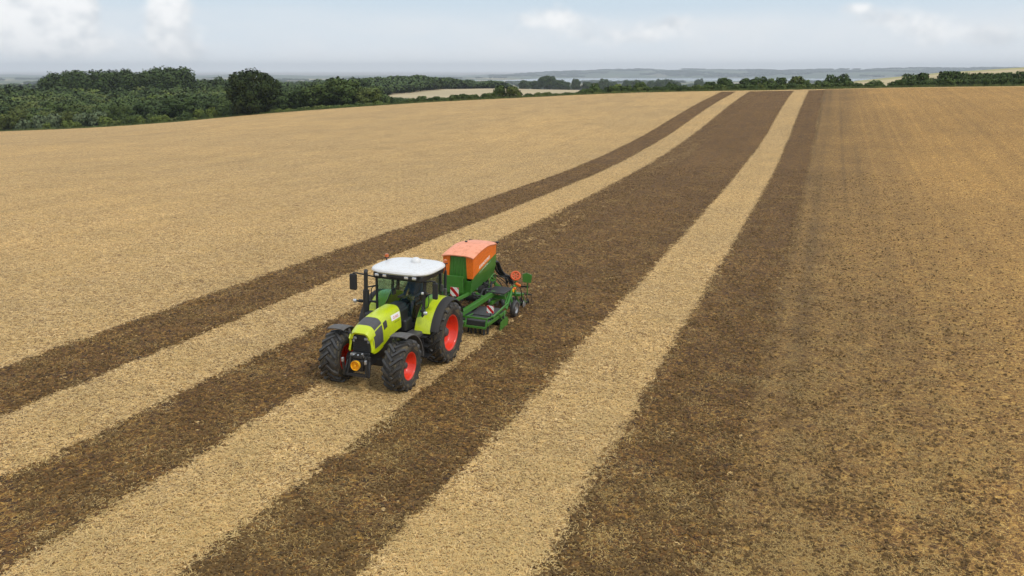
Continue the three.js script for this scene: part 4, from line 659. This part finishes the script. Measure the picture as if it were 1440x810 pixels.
// ---------------------------------------------------------------- seed drill with power harrow, on the tractor's rear linkage
const drill = tractorBase(); drill.name = numbered('seed_drill');
tag(drill, 'green seed drill with a tall orange topped hopper and harrow, hitched behind the tractor', 'seed drill');
{
  const T = drill, Gm = mat([0.052, 0.200, 0.022], 0.42, { clearcoat: 0.4, clearcoatRoughness: 0.3, map: dust }), Om = mat([0.84, 0.17, 0.008], 0.42, { clearcoat: 0.4, clearcoatRoughness: 0.3, map: dust }), lidM = mat([0.86, 0.33, 0.18], 0.5, { map: dust }), lightG = mat([0.075, 0.29, 0.06], 0.45, { map: dust }), plate = mat([0.055, 0.057, 0.06], 0.6, { map: dust });
  // hopper: front zf, rear zr; sides lean in towards the bottom
  const zf = -3.75, zr = -6.05, W = 0.56, gy = -0.10;
  const topY = curve([0, 0.25, 0.6, 1], [2.60, 2.72, 2.80, 2.70]), seamY = (k) => lerp(1.84, 2.30, k ** 0.9), lowY = (k) => lerp(1.22, 1.42, k);
  const wide_ = (y) => y > 1.85 ? W : lerp(0.40, W, clamp((y - 1.2) / 0.65));
  const hop = obj('hopper', [...[-1, 1].map((s) => sheet(16, 8, (u, v) => { const k = u, y = lerp(lowY(k), seamY(k) + 0.01, v); return [s * wide_(y), y, lerp(zf, zr, k)]; }, s > 0 ? 0.03 : -0.03)), sheet(6, 8, (u, v) => { const y = lerp(1.42, 2.62, v), w = wide_(y) - 0.002; return [lerp(-w, w, u), y, zr]; }, 0.03), sheet(6, 6, (u, v) => { const w = lerp(0.40, 0.40, v); return [lerp(-w, w, u), lerp(1.22, 1.42, v) - 0.01, lerp(zf, zr, v)]; }, 0.03)], Gm, T);
  for (const s of [-1, 1]) { const p = obj('orange_side_panel', [sheet(16, 6, (u, v) => { const y = lerp(seamY(u), topY(u) - 0.03, v); return [s * (W + 0.014), y, lerp(zf - 0.02, zr + 0.02, u)]; }, s > 0 ? 0.03 : -0.03)], Om, hop); }
  const lettering = canvasTexture(1024, 192, (c, w, h) => { c.fillStyle = '#ea7a1a'; c.fillRect(0, 0, w, h); c.fillStyle = '#f3efe6'; c.font = 'bold 150px sans-serif'; c.textAlign = 'center'; c.textBaseline = 'middle'; c.fillText('AMAZONE', w / 2, h / 2, w - 20); });
  const under = canvasTexture(1024, 96, (c, w, h) => { c.fillStyle = '#3c7a35'; c.fillRect(0, 0, w, h); c.fillStyle = '#e9e6d8'; c.font = 'bold 58px sans-serif'; c.textBaseline = 'middle'; c.textAlign = 'center'; c.fillText('Centaya 3000 Super', w / 2, h / 2 - 6, w - 60); c.fillRect(20, h - 20, w - 40, 9); });
  for (const s of [-1, 1]) {
    const strip = (k0, k1, lo, hi, x) => sheet(12, 2, (u, v) => { const k = s > 0 ? lerp(k0, k1, u) : lerp(k1, k0, u); return [s * x, seamY(k) + lerp(lo, hi, v), lerp(zf, zr, k)]; });
    const a = obj('lettering', strip(0.14, 0.80, 0.035, 0.235, W + 0.0175), mat([1, 1, 1], 0.5, { map: lettering }), hop); a.userData.label = 'white maker lettering along the orange side';
    obj('lettering_line', strip(0.24, 0.78, -0.10, -0.025, W + 0.004), mat([1, 1, 1], 0.5, { map: under }), hop);
  }
  // front: ribbed green panel between orange corner posts
  obj('front_panel', [bx(0.66, 1.16, 0.04, 0, 1.98, zf - 0.02, 0.01), ...[-0.2, -0.07, 0.07, 0.2].map((x) => bx(0.03, 1.1, 0.03, x, 1.98, zf + 0.012, 0.008)), bx(1.0, 0.5, 0.04, 0, 1.46, zf - 0.02, 0.01)], Gm, hop);
  for (const s of [-1, 1]) obj('corner_post', sheet(3, 8, (u, v) => [s * lerp(0.30 + 0.05 * (1 - v), W + 0.01, s > 0 ? u : 1 - u), lerp(1.80, 2.58, v), zf + 0.02 + 0.02 * v], 0.05), Om, hop);
  const lid = obj('lid', sheet(10, 16, (u, v) => { const x = lerp(-W - 0.05, W + 0.05, u); return [x, topY(v) + 0.03 - 0.05 * (x / W) ** 4, lerp(zf + 0.10, zr - 0.06, v)]; }, 0.035), lidM, hop);
  obj('lid_hinge', [bx(0.10, 0.10, 0.12, W + 0.03, 2.70, zr - 0.05, 0.03), bx(0.08, 0.06, 0.1, -W + 0.3, 2.84, zr + 0.95, 0.02), rod([-W, 2.70, zr - 0.08], [W, 2.70, zr - 0.08], 0.02)], P.black, lid);
  obj('sight_window', bx(0.10, 0.34, 0.02, 0.18, 1.62, zf + 0.012, 0.01), P.black, hop);
  // fan, metering unit and clutter under the hopper
  obj('metering_unit', [bx(0.5, 0.3, 0.5, 0, 1.08, zf - 0.6, 0.05), rod([0.2, 1.05, zf - 0.4], [0.5, 1.05, zf - 0.4], 0.17, 0.15, 18), rod([0.40, 1.12, zf - 1.1], [0.55, 1.12, zf - 1.1], 0.2, 0.2, 20), bx(0.3, 0.26, 0.4, 0.35, 1.18, zf - 1.6, 0.04)], P.iron, T);
  obj('cable_bundle', [hose([[0.52, 1.2, zf - 0.1], [0.66, 1.12, zf - 0.4], [0.62, 1.22, zf - 0.9], [0.68, 1.15, zf - 1.5], [0.55, 1.3, zf - 1.9]], 0.03), hose([[0.5, 1.05, zf - 0.2], [0.72, 1.0, zf - 0.7], [0.6, 1.16, zf - 1.3], [0.66, 1.3, zf - 2.0]], 0.025), hose([[0.5, 1.4, zf - 1.2], [0.64, 1.3, zf - 1.35], [0.6, 1.05, zf - 1.6]], 0.03)], P.black, T);
  // headstock towards the tractor
  obj('headstock', [bar([-0.42, 0.45, -1.72], [-0.36, 1.35, -1.95], 0.1, 0.12), bar([0.42, 0.45, -1.72], [0.36, 1.35, -1.95], 0.1, 0.12), bar([-0.36, 1.3, -1.95], [0.36, 1.3, -1.95], 0.1, 0.1), bar([-0.36, 1.3, -1.95], [-0.4, 1.25, zf], 0.09, 0.11), bar([0.36, 1.3, -1.95], [0.4, 1.25, zf], 0.09, 0.11), bar([-0.9, 0.62, -2.3], [0.9, 0.62, -2.3], 0.12, 0.14), bar([0.42, 0.55, -1.75], [0.6, 0.6, -2.6], 0.1, 0.12), bar([-0.42, 0.55, -1.75], [-0.6, 0.6, -2.6], 0.1, 0.12), bx(0.8, 0.6, 0.05, -0.1, 1.62, -3.5, 0.01)], Gm, T);
  // power harrow: trough, guard rails, tines
  obj('harrow_trough', [bx(3.0, 0.20, 0.48, 0, 0.50, -3.05, 0.03), bx(0.5, 0.34, 0.44, 0, 0.74, -3.05, 0.04), bx(2.9, 0.03, 0.62, 0, 0.635, -3.35, 0.008)], plate, T);
  obj('harrow_frame', [bar([-1.52, 0.72, -2.72], [1.52, 0.72, -2.72], 0.06, 0.06), bar([-1.52, 0.42, -2.62], [1.52, 0.42, -2.62], 0.07, 0.07), ...[-1.5, -0.75, 0.75, 1.5].flatMap((x) => [bar([x, 0.42, -2.62], [x, 0.72, -2.72], 0.05, 0.05), bar([x, 0.72, -2.72], [x, 0.66, -3.4], 0.05, 0.05)]), bar([1.52, 0.52, -2.7], [1.52, 0.50, -4.6], 0.06, 0.12), bar([-1.52, 0.52, -2.7], [-1.52, 0.50, -4.6], 0.06, 0.12), bar([1.54, 0.66, -3.2], [1.54, 0.78, -4.7], 0.06, 0.07), bar([-1.54, 0.66, -3.2], [-1.54, 0.78, -4.7], 0.06, 0.07)], Gm, T);
  const tine = join([bx(0.09, 0.34, 0.03, 0.08, 0.22, 0, 0.008, 0.1), bx(0.09, 0.34, 0.03, -0.08, 0.22, 0, 0.008, -0.1), rod([0, 0.36, 0], [0, 0.44, 0], 0.09, 0.09, 10)]);
  for (let i = 0; i < 10; i++) { const t = obj('harrow_tine', tine, P.iron, T); t.position.set(-1.35 + i * 0.3, 0, -3.05); t.rotation.y = i * 0.8; }
  for (const s of [1, -1]) { obj('side_plate', [prism([[-0.42, -0.02], [0.36, -0.02], [0.46, 0.20], [0.30, 0.34], [-0.36, 0.30]], 0.02).rotateY(Math.PI / 2).translate(s * 1.62, 0.04, -4.15), bar([s * 1.54, 0.62, -3.8], [s * 1.62, 0.28, -4.1], 0.04, 0.04), bar([s * 1.54, 0.62, -4.4], [s * 1.62, 0.28, -4.25], 0.03, 0.03)], Gm, T); }
  // packer roller
  const rings = []; for (let i = 0; i < 20; i++) { const x = -1.42 + i * 0.1495, g = wheelLathe([[0.19, -0.05], [0.27, -0.03], [0.285, 0], [0.27, 0.03], [0.19, 0.05]], 22); g.translate(x, 0.285, -4.45); rings.push(g); }
  const roller = obj('packer_roller', [rod([-1.5, 0.285, -4.45], [1.5, 0.285, -4.45], 0.19, 0.19, 20)], P.iron, T);
  for (const g of rings) obj('roller_ring', g, P.rubber, roller);
  // long arms carrying the hopper and the coulter bar
  obj('side_beam', [bar([0.62, 0.86, -2.55], [0.86, 1.02, -5.15], 0.15, 0.17), bar([-0.62, 0.86, -2.55], [-0.86, 1.02, -5.15], 0.15, 0.17), bar([0.5, 1.2, -4.2], [0.82, 0.98, -4.4], 0.07, 0.07), bar([-0.5, 1.2, -4.2], [-0.82, 0.98, -4.4], 0.07, 0.07), bar([-1.3, 0.86, -5.2], [1.3, 0.86, -5.2], 0.12, 0.12), bar([0.9, 0.72, -4.7], [0.9, 0.72, -6.6], 0.1, 0.12), bar([-0.9, 0.72, -4.7], [-0.9, 0.72, -6.6], 0.1, 0.12), bar([-1.4, 0.68, -6.45], [1.45, 0.68, -6.45], 0.10, 0.10), bar([-1.4, 0.62, -6.85], [1.45, 0.62, -6.85], 0.08, 0.08), bar([0.5, 1.35, -5.7], [0.9, 0.8, -6.3], 0.08, 0.1), bar([0.45, 1.4, -6.0], [0.45, 0.9, -6.5], 0.08, 0.1)], Gm, T);
  obj('cover_plate', [bx(0.78, 0.02, 0.9, 1.08, 0.70, -3.72, 0.005, 0.06)], plate, T);
  obj('walkway', [bx(0.70, 0.03, 1.0, 0.98, 1.08, -5.35, 0.01), ...Array.from({ length: 6 }, (_, i) => bx(0.66, 0.012, 0.03, 0.98, 1.101, -4.95 - i * 0.16, 0.003)), bar([0.62, 1.09, -4.86], [1.34, 1.09, -4.86], 0.03, 0.06), bar([1.34, 1.09, -4.86], [1.34, 1.09, -5.86], 0.03, 0.06)], plate, T);
  obj('walkway_rail', [hose([[0.66, 1.1, -5.8], [0.66, 1.5, -5.8], [0.68, 1.62, -5.6], [0.66, 1.5, -5.2], [0.66, 1.1, -5.1]], 0.018)], Gm, T);
  // press wheels with their lever
  for (const s of [1, -1]) {
    const w = new THREE.Group(); w.name = 'press_wheel'; w.position.set(s * 1.46, 0.31, -5.78); if (s < 0) w.rotation.y = Math.PI; T.add(w);
    obj('tyre', wheelLathe([[0.17, -0.07], [0.23, -0.09], [0.29, -0.08], [0.312, -0.04], [0.315, 0], [0.312, 0.04], [0.29, 0.08], [0.23, 0.09], [0.17, 0.07]], 30), P.tread, w);
    obj('rim', wheelLathe([[0.175, -0.075], [0.15, -0.02], [0.175, 0.078], [0.16, 0.07], [0.12, 0.02], [0.06, 0.03], [0.045, 0.06], [0.001, 0.06]], 28), P.steel, w);
    const lever = obj('wheel_lever', [bar([s * 1.34, 0.45, -5.15], [s * 1.36, 1.05, -5.75], 0.05, 0.14), bar([s * 1.28, 0.60, -5.2], [s * 1.28, 1.12, -5.9], 0.04, 0.10), bar([s * 1.36, 0.35, -5.78], [s * 1.36, 0.9, -5.6], 0.05, 0.08)], lightG, T);
    obj('pivot_cap', rod([s * 1.30, 1.02, -5.74], [s * 1.42, 1.02, -5.74], 0.07, 0.07, 14), P.yellow, lever);
  }
  // distributor head and seed hoses
  obj('distributor_head', [rod([0.1, 0.9, -6.3], [0.1, 1.35, -6.3], 0.09, 0.09, 16), rod([0.1, 1.35, -6.3], [0.1, 1.45, -6.3], 0.24, 0.24, 24), rod([0.1, 1.45, -6.3], [0.1, 1.52, -6.3], 0.2, 0.06, 24)], P.black, T);
  for (const [x, o] of [[0.30, 0], [0.42, 0.05], [0.52, 0.1]]) obj('supply_hose', hose([[x, 2.05 - o, zr + 0.02], [x + 0.03, 2.0 - o, zr - 0.28], [x + 0.10, 1.55, zr - 0.50], [x + 0.22, 1.35, zr - 0.62], [x + 0.42, 1.30, zr - 0.60], [x + 0.52, 1.02, zr - 0.66]], 0.045, 30, 10), P.black, T);
  for (let i = 0; i < 12; i++) { const x = -1.35 + i * 0.245; obj('seed_hose', hose([[0.1 + 0.2 * Math.sign(x), 1.4, -6.3], [x * 0.6, 1.32, -6.4], [x, 0.95, -6.62], [x, 0.32, -6.95]], 0.017, 18, 6), P.black, T); }
  // coulters
  const disc = wheelLathe([[0.001, 0.01], [0.15, 0.01], [0.165, 0], [0.15, -0.01], [0.001, -0.01]], 20), pressed = wheelLathe([[0.09, -0.025], [0.14, -0.022], [0.15, 0], [0.14, 0.022], [0.09, 0.025]], 18), arm = join([bar([0, 0.62, 0.2], [0, 0.22, -0.2], 0.03, 0.05), bar([0, 0.24, -0.15], [0, 0.16, -0.52], 0.025, 0.035)]);
  for (let i = 0; i < 20; i++) { const c = new THREE.Group(); c.name = 'coulter'; c.position.set(-1.4 + i * 0.1475, 0, -6.75 - (i % 2) * 0.22); T.add(c); obj('arm', arm, Gm, c); const d = obj('disc', disc, P.steel, c); d.position.set(0, 0.16, -0.12); const w = obj('depth_wheel', pressed, P.rubber, c); w.position.set(0, 0.15, -0.52); }
  obj('tine_bar', [bar([-1.5, 0.50, -7.35], [1.62, 0.50, -7.35], 0.05, 0.05), bar([1.1, 0.66, -6.5], [1.1, 0.52, -7.35], 0.04, 0.05), bar([-1.1, 0.66, -6.5], [-1.1, 0.52, -7.35], 0.04, 0.05)], P.iron, T);
  const spring = hose([[0, 0.48, 0], [0, 0.34, -0.10], [0, 0.16, -0.16], [0, 0.02, -0.32]], 0.010, 10, 5);
  for (let i = 0; i < 16; i++) { const t = obj('harrow_spring', spring, P.iron, T); t.position.set(-1.5 + i * 0.205, 0, -7.35); }
  // wheel-shaped marker, knobs and plate at the left rear
  const star = obj('orange_hand_wheel', (() => { const g = mergeGeometries([new THREE.TorusGeometry(0.16, 0.042, 10, 26), ...[0, 1, 2].map((i) => new THREE.BoxGeometry(0.30, 0.05, 0.04).rotateZ(i * 1.047))].map(flat)); g.rotateX(-0.55); g.rotateY(0.35); g.translate(1.24, 1.42, -6.42); return g; })(), mat([0.62, 0.10, 0.02], 0.5), T);
  obj('hand_wheel_post', [bar([1.24, 0.7, -6.45], [1.24, 1.34, -6.45], 0.05, 0.06), bar([1.3, 0.72, -6.3], [1.3, 1.12, -6.1], 0.06, 0.08)], lightG, star);
  for (const [x, y, z] of [[1.38, 1.16, -6.2], [1.34, 1.02, -6.05], [1.42, 1.08, -6.35]]) obj('orange_knob', bx(0.12, 0.11, 0.1, x, y, z, 0.04), Om, T);
  obj('marker_plate', [prism([[-0.17, -0.16], [0.15, -0.18], [0.18, 0.12], [-0.02, 0.20], [-0.18, 0.14]], 0.025, 0.004).rotateY(0.2).translate(1.60, 1.30, -6.75), bar([1.60, 0.62, -6.82], [1.60, 1.2, -6.78], 0.04, 0.04)], Gm, T);
  obj('rear_lamp_bar', [bar([1.2, 0.9, -6.9], [1.62, 0.92, -6.9], 0.04, 0.06)], P.iron, T);
  // red and white warning boards
  const stripes = canvasTexture(128, 128, (c, w, h) => { c.fillStyle = '#f1efe9'; c.fillRect(0, 0, w, h); c.fillStyle = '#c4161c'; for (const k of [-128, 0, 128]) { c.beginPath(); c.moveTo(k - 30, 0); c.lineTo(k + 34, 0); c.lineTo(k + 162, 128); c.lineTo(k + 98, 128); c.fill(); } });
  const boardM = mat([1, 1, 1], 0.5, { map: stripes });
  for (const [x, y, z, s] of [[0.66, 1.80, -1.85, 0.30], [1.50, 0.98, -3.05, 0.26], [-0.66, 1.80, -1.85, 0.30], [-1.50, 0.98, -3.05, 0.26]]) {
    const b = obj('warning_board', bx(s, s, 0.015, x, y, z, 0.004), boardM, T); b.userData.label = 'red and white striped warning board';
    obj('board_bracket', [bar([x, y - s / 2, z - 0.02], [x, y - s / 2 - 0.3, z - 0.06], 0.03, 0.03), bar([x, y - s / 2 - 0.28, z - 0.06], [x * 0.62, y - s / 2 - 0.36, z - 0.2], 0.03, 0.03)], P.black, b);
  }
}

// ---------------------------------------------------------------- loose straw on the ground
{
  const R = rng(1234);
  function patch(n, size, up) {   // n straws scattered over a patch
    const pos = [];
    for (let i = 0; i < n; i++) {
      const a = R() * 6.2832, x = (R() - 0.5) * size * 1.25, z = (R() - 0.5) * size * 1.25, l = 0.03 + 0.10 * R() * R() + 0.03 * R(), w = 0.0022 + 0.0026 * R(), y = 0.004 + up * R() * R(), lift = (R() - 0.35) * 0.04 * (R() < 0.25 ? 2 : 0.6), bend = (R() - 0.5) * 0.4;
      const dx = Math.cos(a), dz = Math.sin(a), mid = V(x + dz * bend * l * 0.4, y + 0.008, z - dx * bend * l * 0.4), e0 = V(x - dx * l / 2, y, z - dz * l / 2), e1 = V(x + dx * l / 2, Math.max(0.003, y + lift), z + dz * l / 2), sx = -dz * w, sz = dx * w;
      const q = (p, k) => [p.x + sx * k, p.y, p.z + sz * k], push = (...v) => v.forEach((t) => pos.push(...t));
      push(q(e0, -1), q(e0, 1), q(mid, 1), q(e0, -1), q(mid, 1), q(mid, -1), q(mid, -1), q(mid, 1), q(e1, 1), q(mid, -1), q(e1, 1), q(e1, -1));
    }
    const g = new THREE.BufferGeometry(); g.setAttribute('position', new THREE.Float32BufferAttribute(pos, 3)); g.computeVertexNormals();
    const nn = g.attributes.normal; for (let i = 0; i < nn.count; i++) { if (nn.getY(i) < 0) nn.setXYZ(i, -nn.getX(i), -nn.getY(i), -nn.getZ(i)); }
    return g;
  }
  const inSoil = (u, d) => { for (const k of [0, 2, 4, 6]) if (u > EDGE(k) && u < EDGE(k + 1)) return 0.9; if (u > EDGE(3) && u < EDGE(4) && d > 30) return 0.8; return u > EDGE(7) ? 0.62 - 0.3 * smooth(1, 15, u - EDGE(7)) : 0; };
  const patches = [[], []], tones = [[], []], o = new THREE.Object3D(), up = V(0, 1, 0), nrm = V(0, 0, 0);
  const wheelHere = (u, d) => Math.abs(u - AT[0]) < 1.5 && d > AT[1] - 3.9 && d < AT[1] + 7.6;
  let tries = 0;
  while (patches[0].length + patches[1].length < 9000 && tries++ < 400000) {
    const c = -60 + R() * 1560, D = 13 + 95 * R() ** 1.7, [bx_, bz] = bearing(c), x = bx_ * D, z = bz * D, [u, d] = toUD(x, z), s = inSoil(u, d);
    if (d < 2 || d > 200 || (!s && R() > 0.6) || (s && R() > (s > 0.7 ? 0.20 : 0.34) * (1 + 2.2 * fbm(u / 0.9, d / 1.1, 77, 2)))) continue;
    const e = 0.3; nrm.set(-(fieldY(u + e, d) - fieldY(u - e, d)) / (2 * e), 1, -(fieldY(u, d + e) - fieldY(u, d - e)) / (2 * e));
    o.position.set(x, groundY(u, d) + (s ? 0.022 : 0.004), z); o.rotation.set(0, R() * 6.2832, 0);
    const k = (wheelHere(u, d) ? 0.8 : 0.9 + 0.35 * R()) * (s ? 0.75 : 1); o.scale.set(k, k, k); o.updateMatrix();
    const kind = R() < 0.5 ? 0 : 1, t = (0.8 + 0.42 * R()) * (s ? 0.72 : 0.94), warm = R();
    patches[kind].push(o.matrix.clone()); tones[kind].push([0.69 * t, ((s ? 0.455 : 0.475) + 0.02 * warm) * t, ((s ? 0.13 : 0.165) + 0.05 * warm) * t]);
  }
  [patch(80, 0.8, 0.022), patch(60, 0.8, 0.03)].forEach((geo, k) => {
    const m = new THREE.InstancedMesh(geo, new THREE.MeshStandardMaterial({ color: lin(1, 1, 1), roughness: 0.8, side: THREE.DoubleSide }), patches[k].length), c = new THREE.Color();
    patches[k].forEach((mx, i) => { m.setMatrixAt(i, mx); m.setColorAt(i, c.setRGB(...tones[k][i])); });
    m.name = numbered('loose_straw'); m.castShadow = m.receiveShadow = true; m.userData = { kind: 'stuff', label: k ? 'loose raised wisps of chopped straw over the field' : 'flat scattered chopped straw lying over the field', category: 'straw' }; scene.add(m);
  });
}

// ---------------------------------------------------------------- clods of earth on the worked strips
{
  const R = rng(4321), clodShape = (seed) => { const g = new THREE.IcosahedronGeometry(1, 1), p = g.attributes.position; for (let i = 0; i < p.count; i++) { const x = p.getX(i), y = p.getY(i), z = p.getZ(i), k = 1 + 0.35 * noise(x * 1.7 + seed, y * 1.7, z * 1.7); p.setXYZ(i, x * k, y * k * 0.62, z * k); } g.computeVertexNormals(); return g; };
  const worked = (u, d) => { for (const k of [0, 2, 4, 6]) if (u > EDGE(k) + 0.05 && u < EDGE(k + 1) - 0.05) return 1; if (u > EDGE(3) && u < EDGE(4) && d > 30.5) return 0.8; return u > EDGE(7) ? 0.55 - 0.45 * smooth(1, 14, u - EDGE(7)) : 0; };
  const o = new THREE.Object3D(), c_ = new THREE.Color(), made = [[], []]; let tries = 0;
  while (made[0].length + made[1].length < 90000 && tries++ < 900000) {
    const c = -60 + R() * 1560, D = 13 + 75 * R() ** 1.6, [bx_, bz] = bearing(c), x = bx_ * D, z = bz * D, [u, d] = toUD(x, z), s = worked(u, d);
    if (d < 2 || R() > s * clamp(0.62 + 0.9 * fbm(u / 0.7, d / 0.9, 91, 2))) continue;
    const r = 0.010 + 0.034 * R() ** 3; o.position.set(x, groundY(u, d) + 0.02 + r * 0.3, z); o.rotation.set(R(), R() * 6.28, R()); o.scale.set(r * (0.8 + 0.6 * R()), r, r * (0.8 + 0.6 * R())); o.updateMatrix(); made[R() < 0.5 ? 0 : 1].push(o.matrix.clone());
  }
  made.forEach((list, k) => {
    const m = new THREE.InstancedMesh(clodShape(k * 5 + 1), new THREE.MeshStandardMaterial({ color: lin(1, 1, 1), roughness: 1 }), list.length);
    list.forEach((mx, i) => { m.setMatrixAt(i, mx); const t = 0.7 + 0.7 * R(); m.setColorAt(i, c_.setRGB(0.112 * t, 0.064 * t, 0.019 * t)); });
    m.name = numbered('soil_clods'); m.castShadow = m.receiveShadow = true; m.userData = { kind: 'stuff', label: k ? 'small brown crumbs of earth over the worked strips' : 'brown clods of earth over the worked strips', category: 'soil' }; scene.add(m);
  });
}

renderer.render(scene, camera);
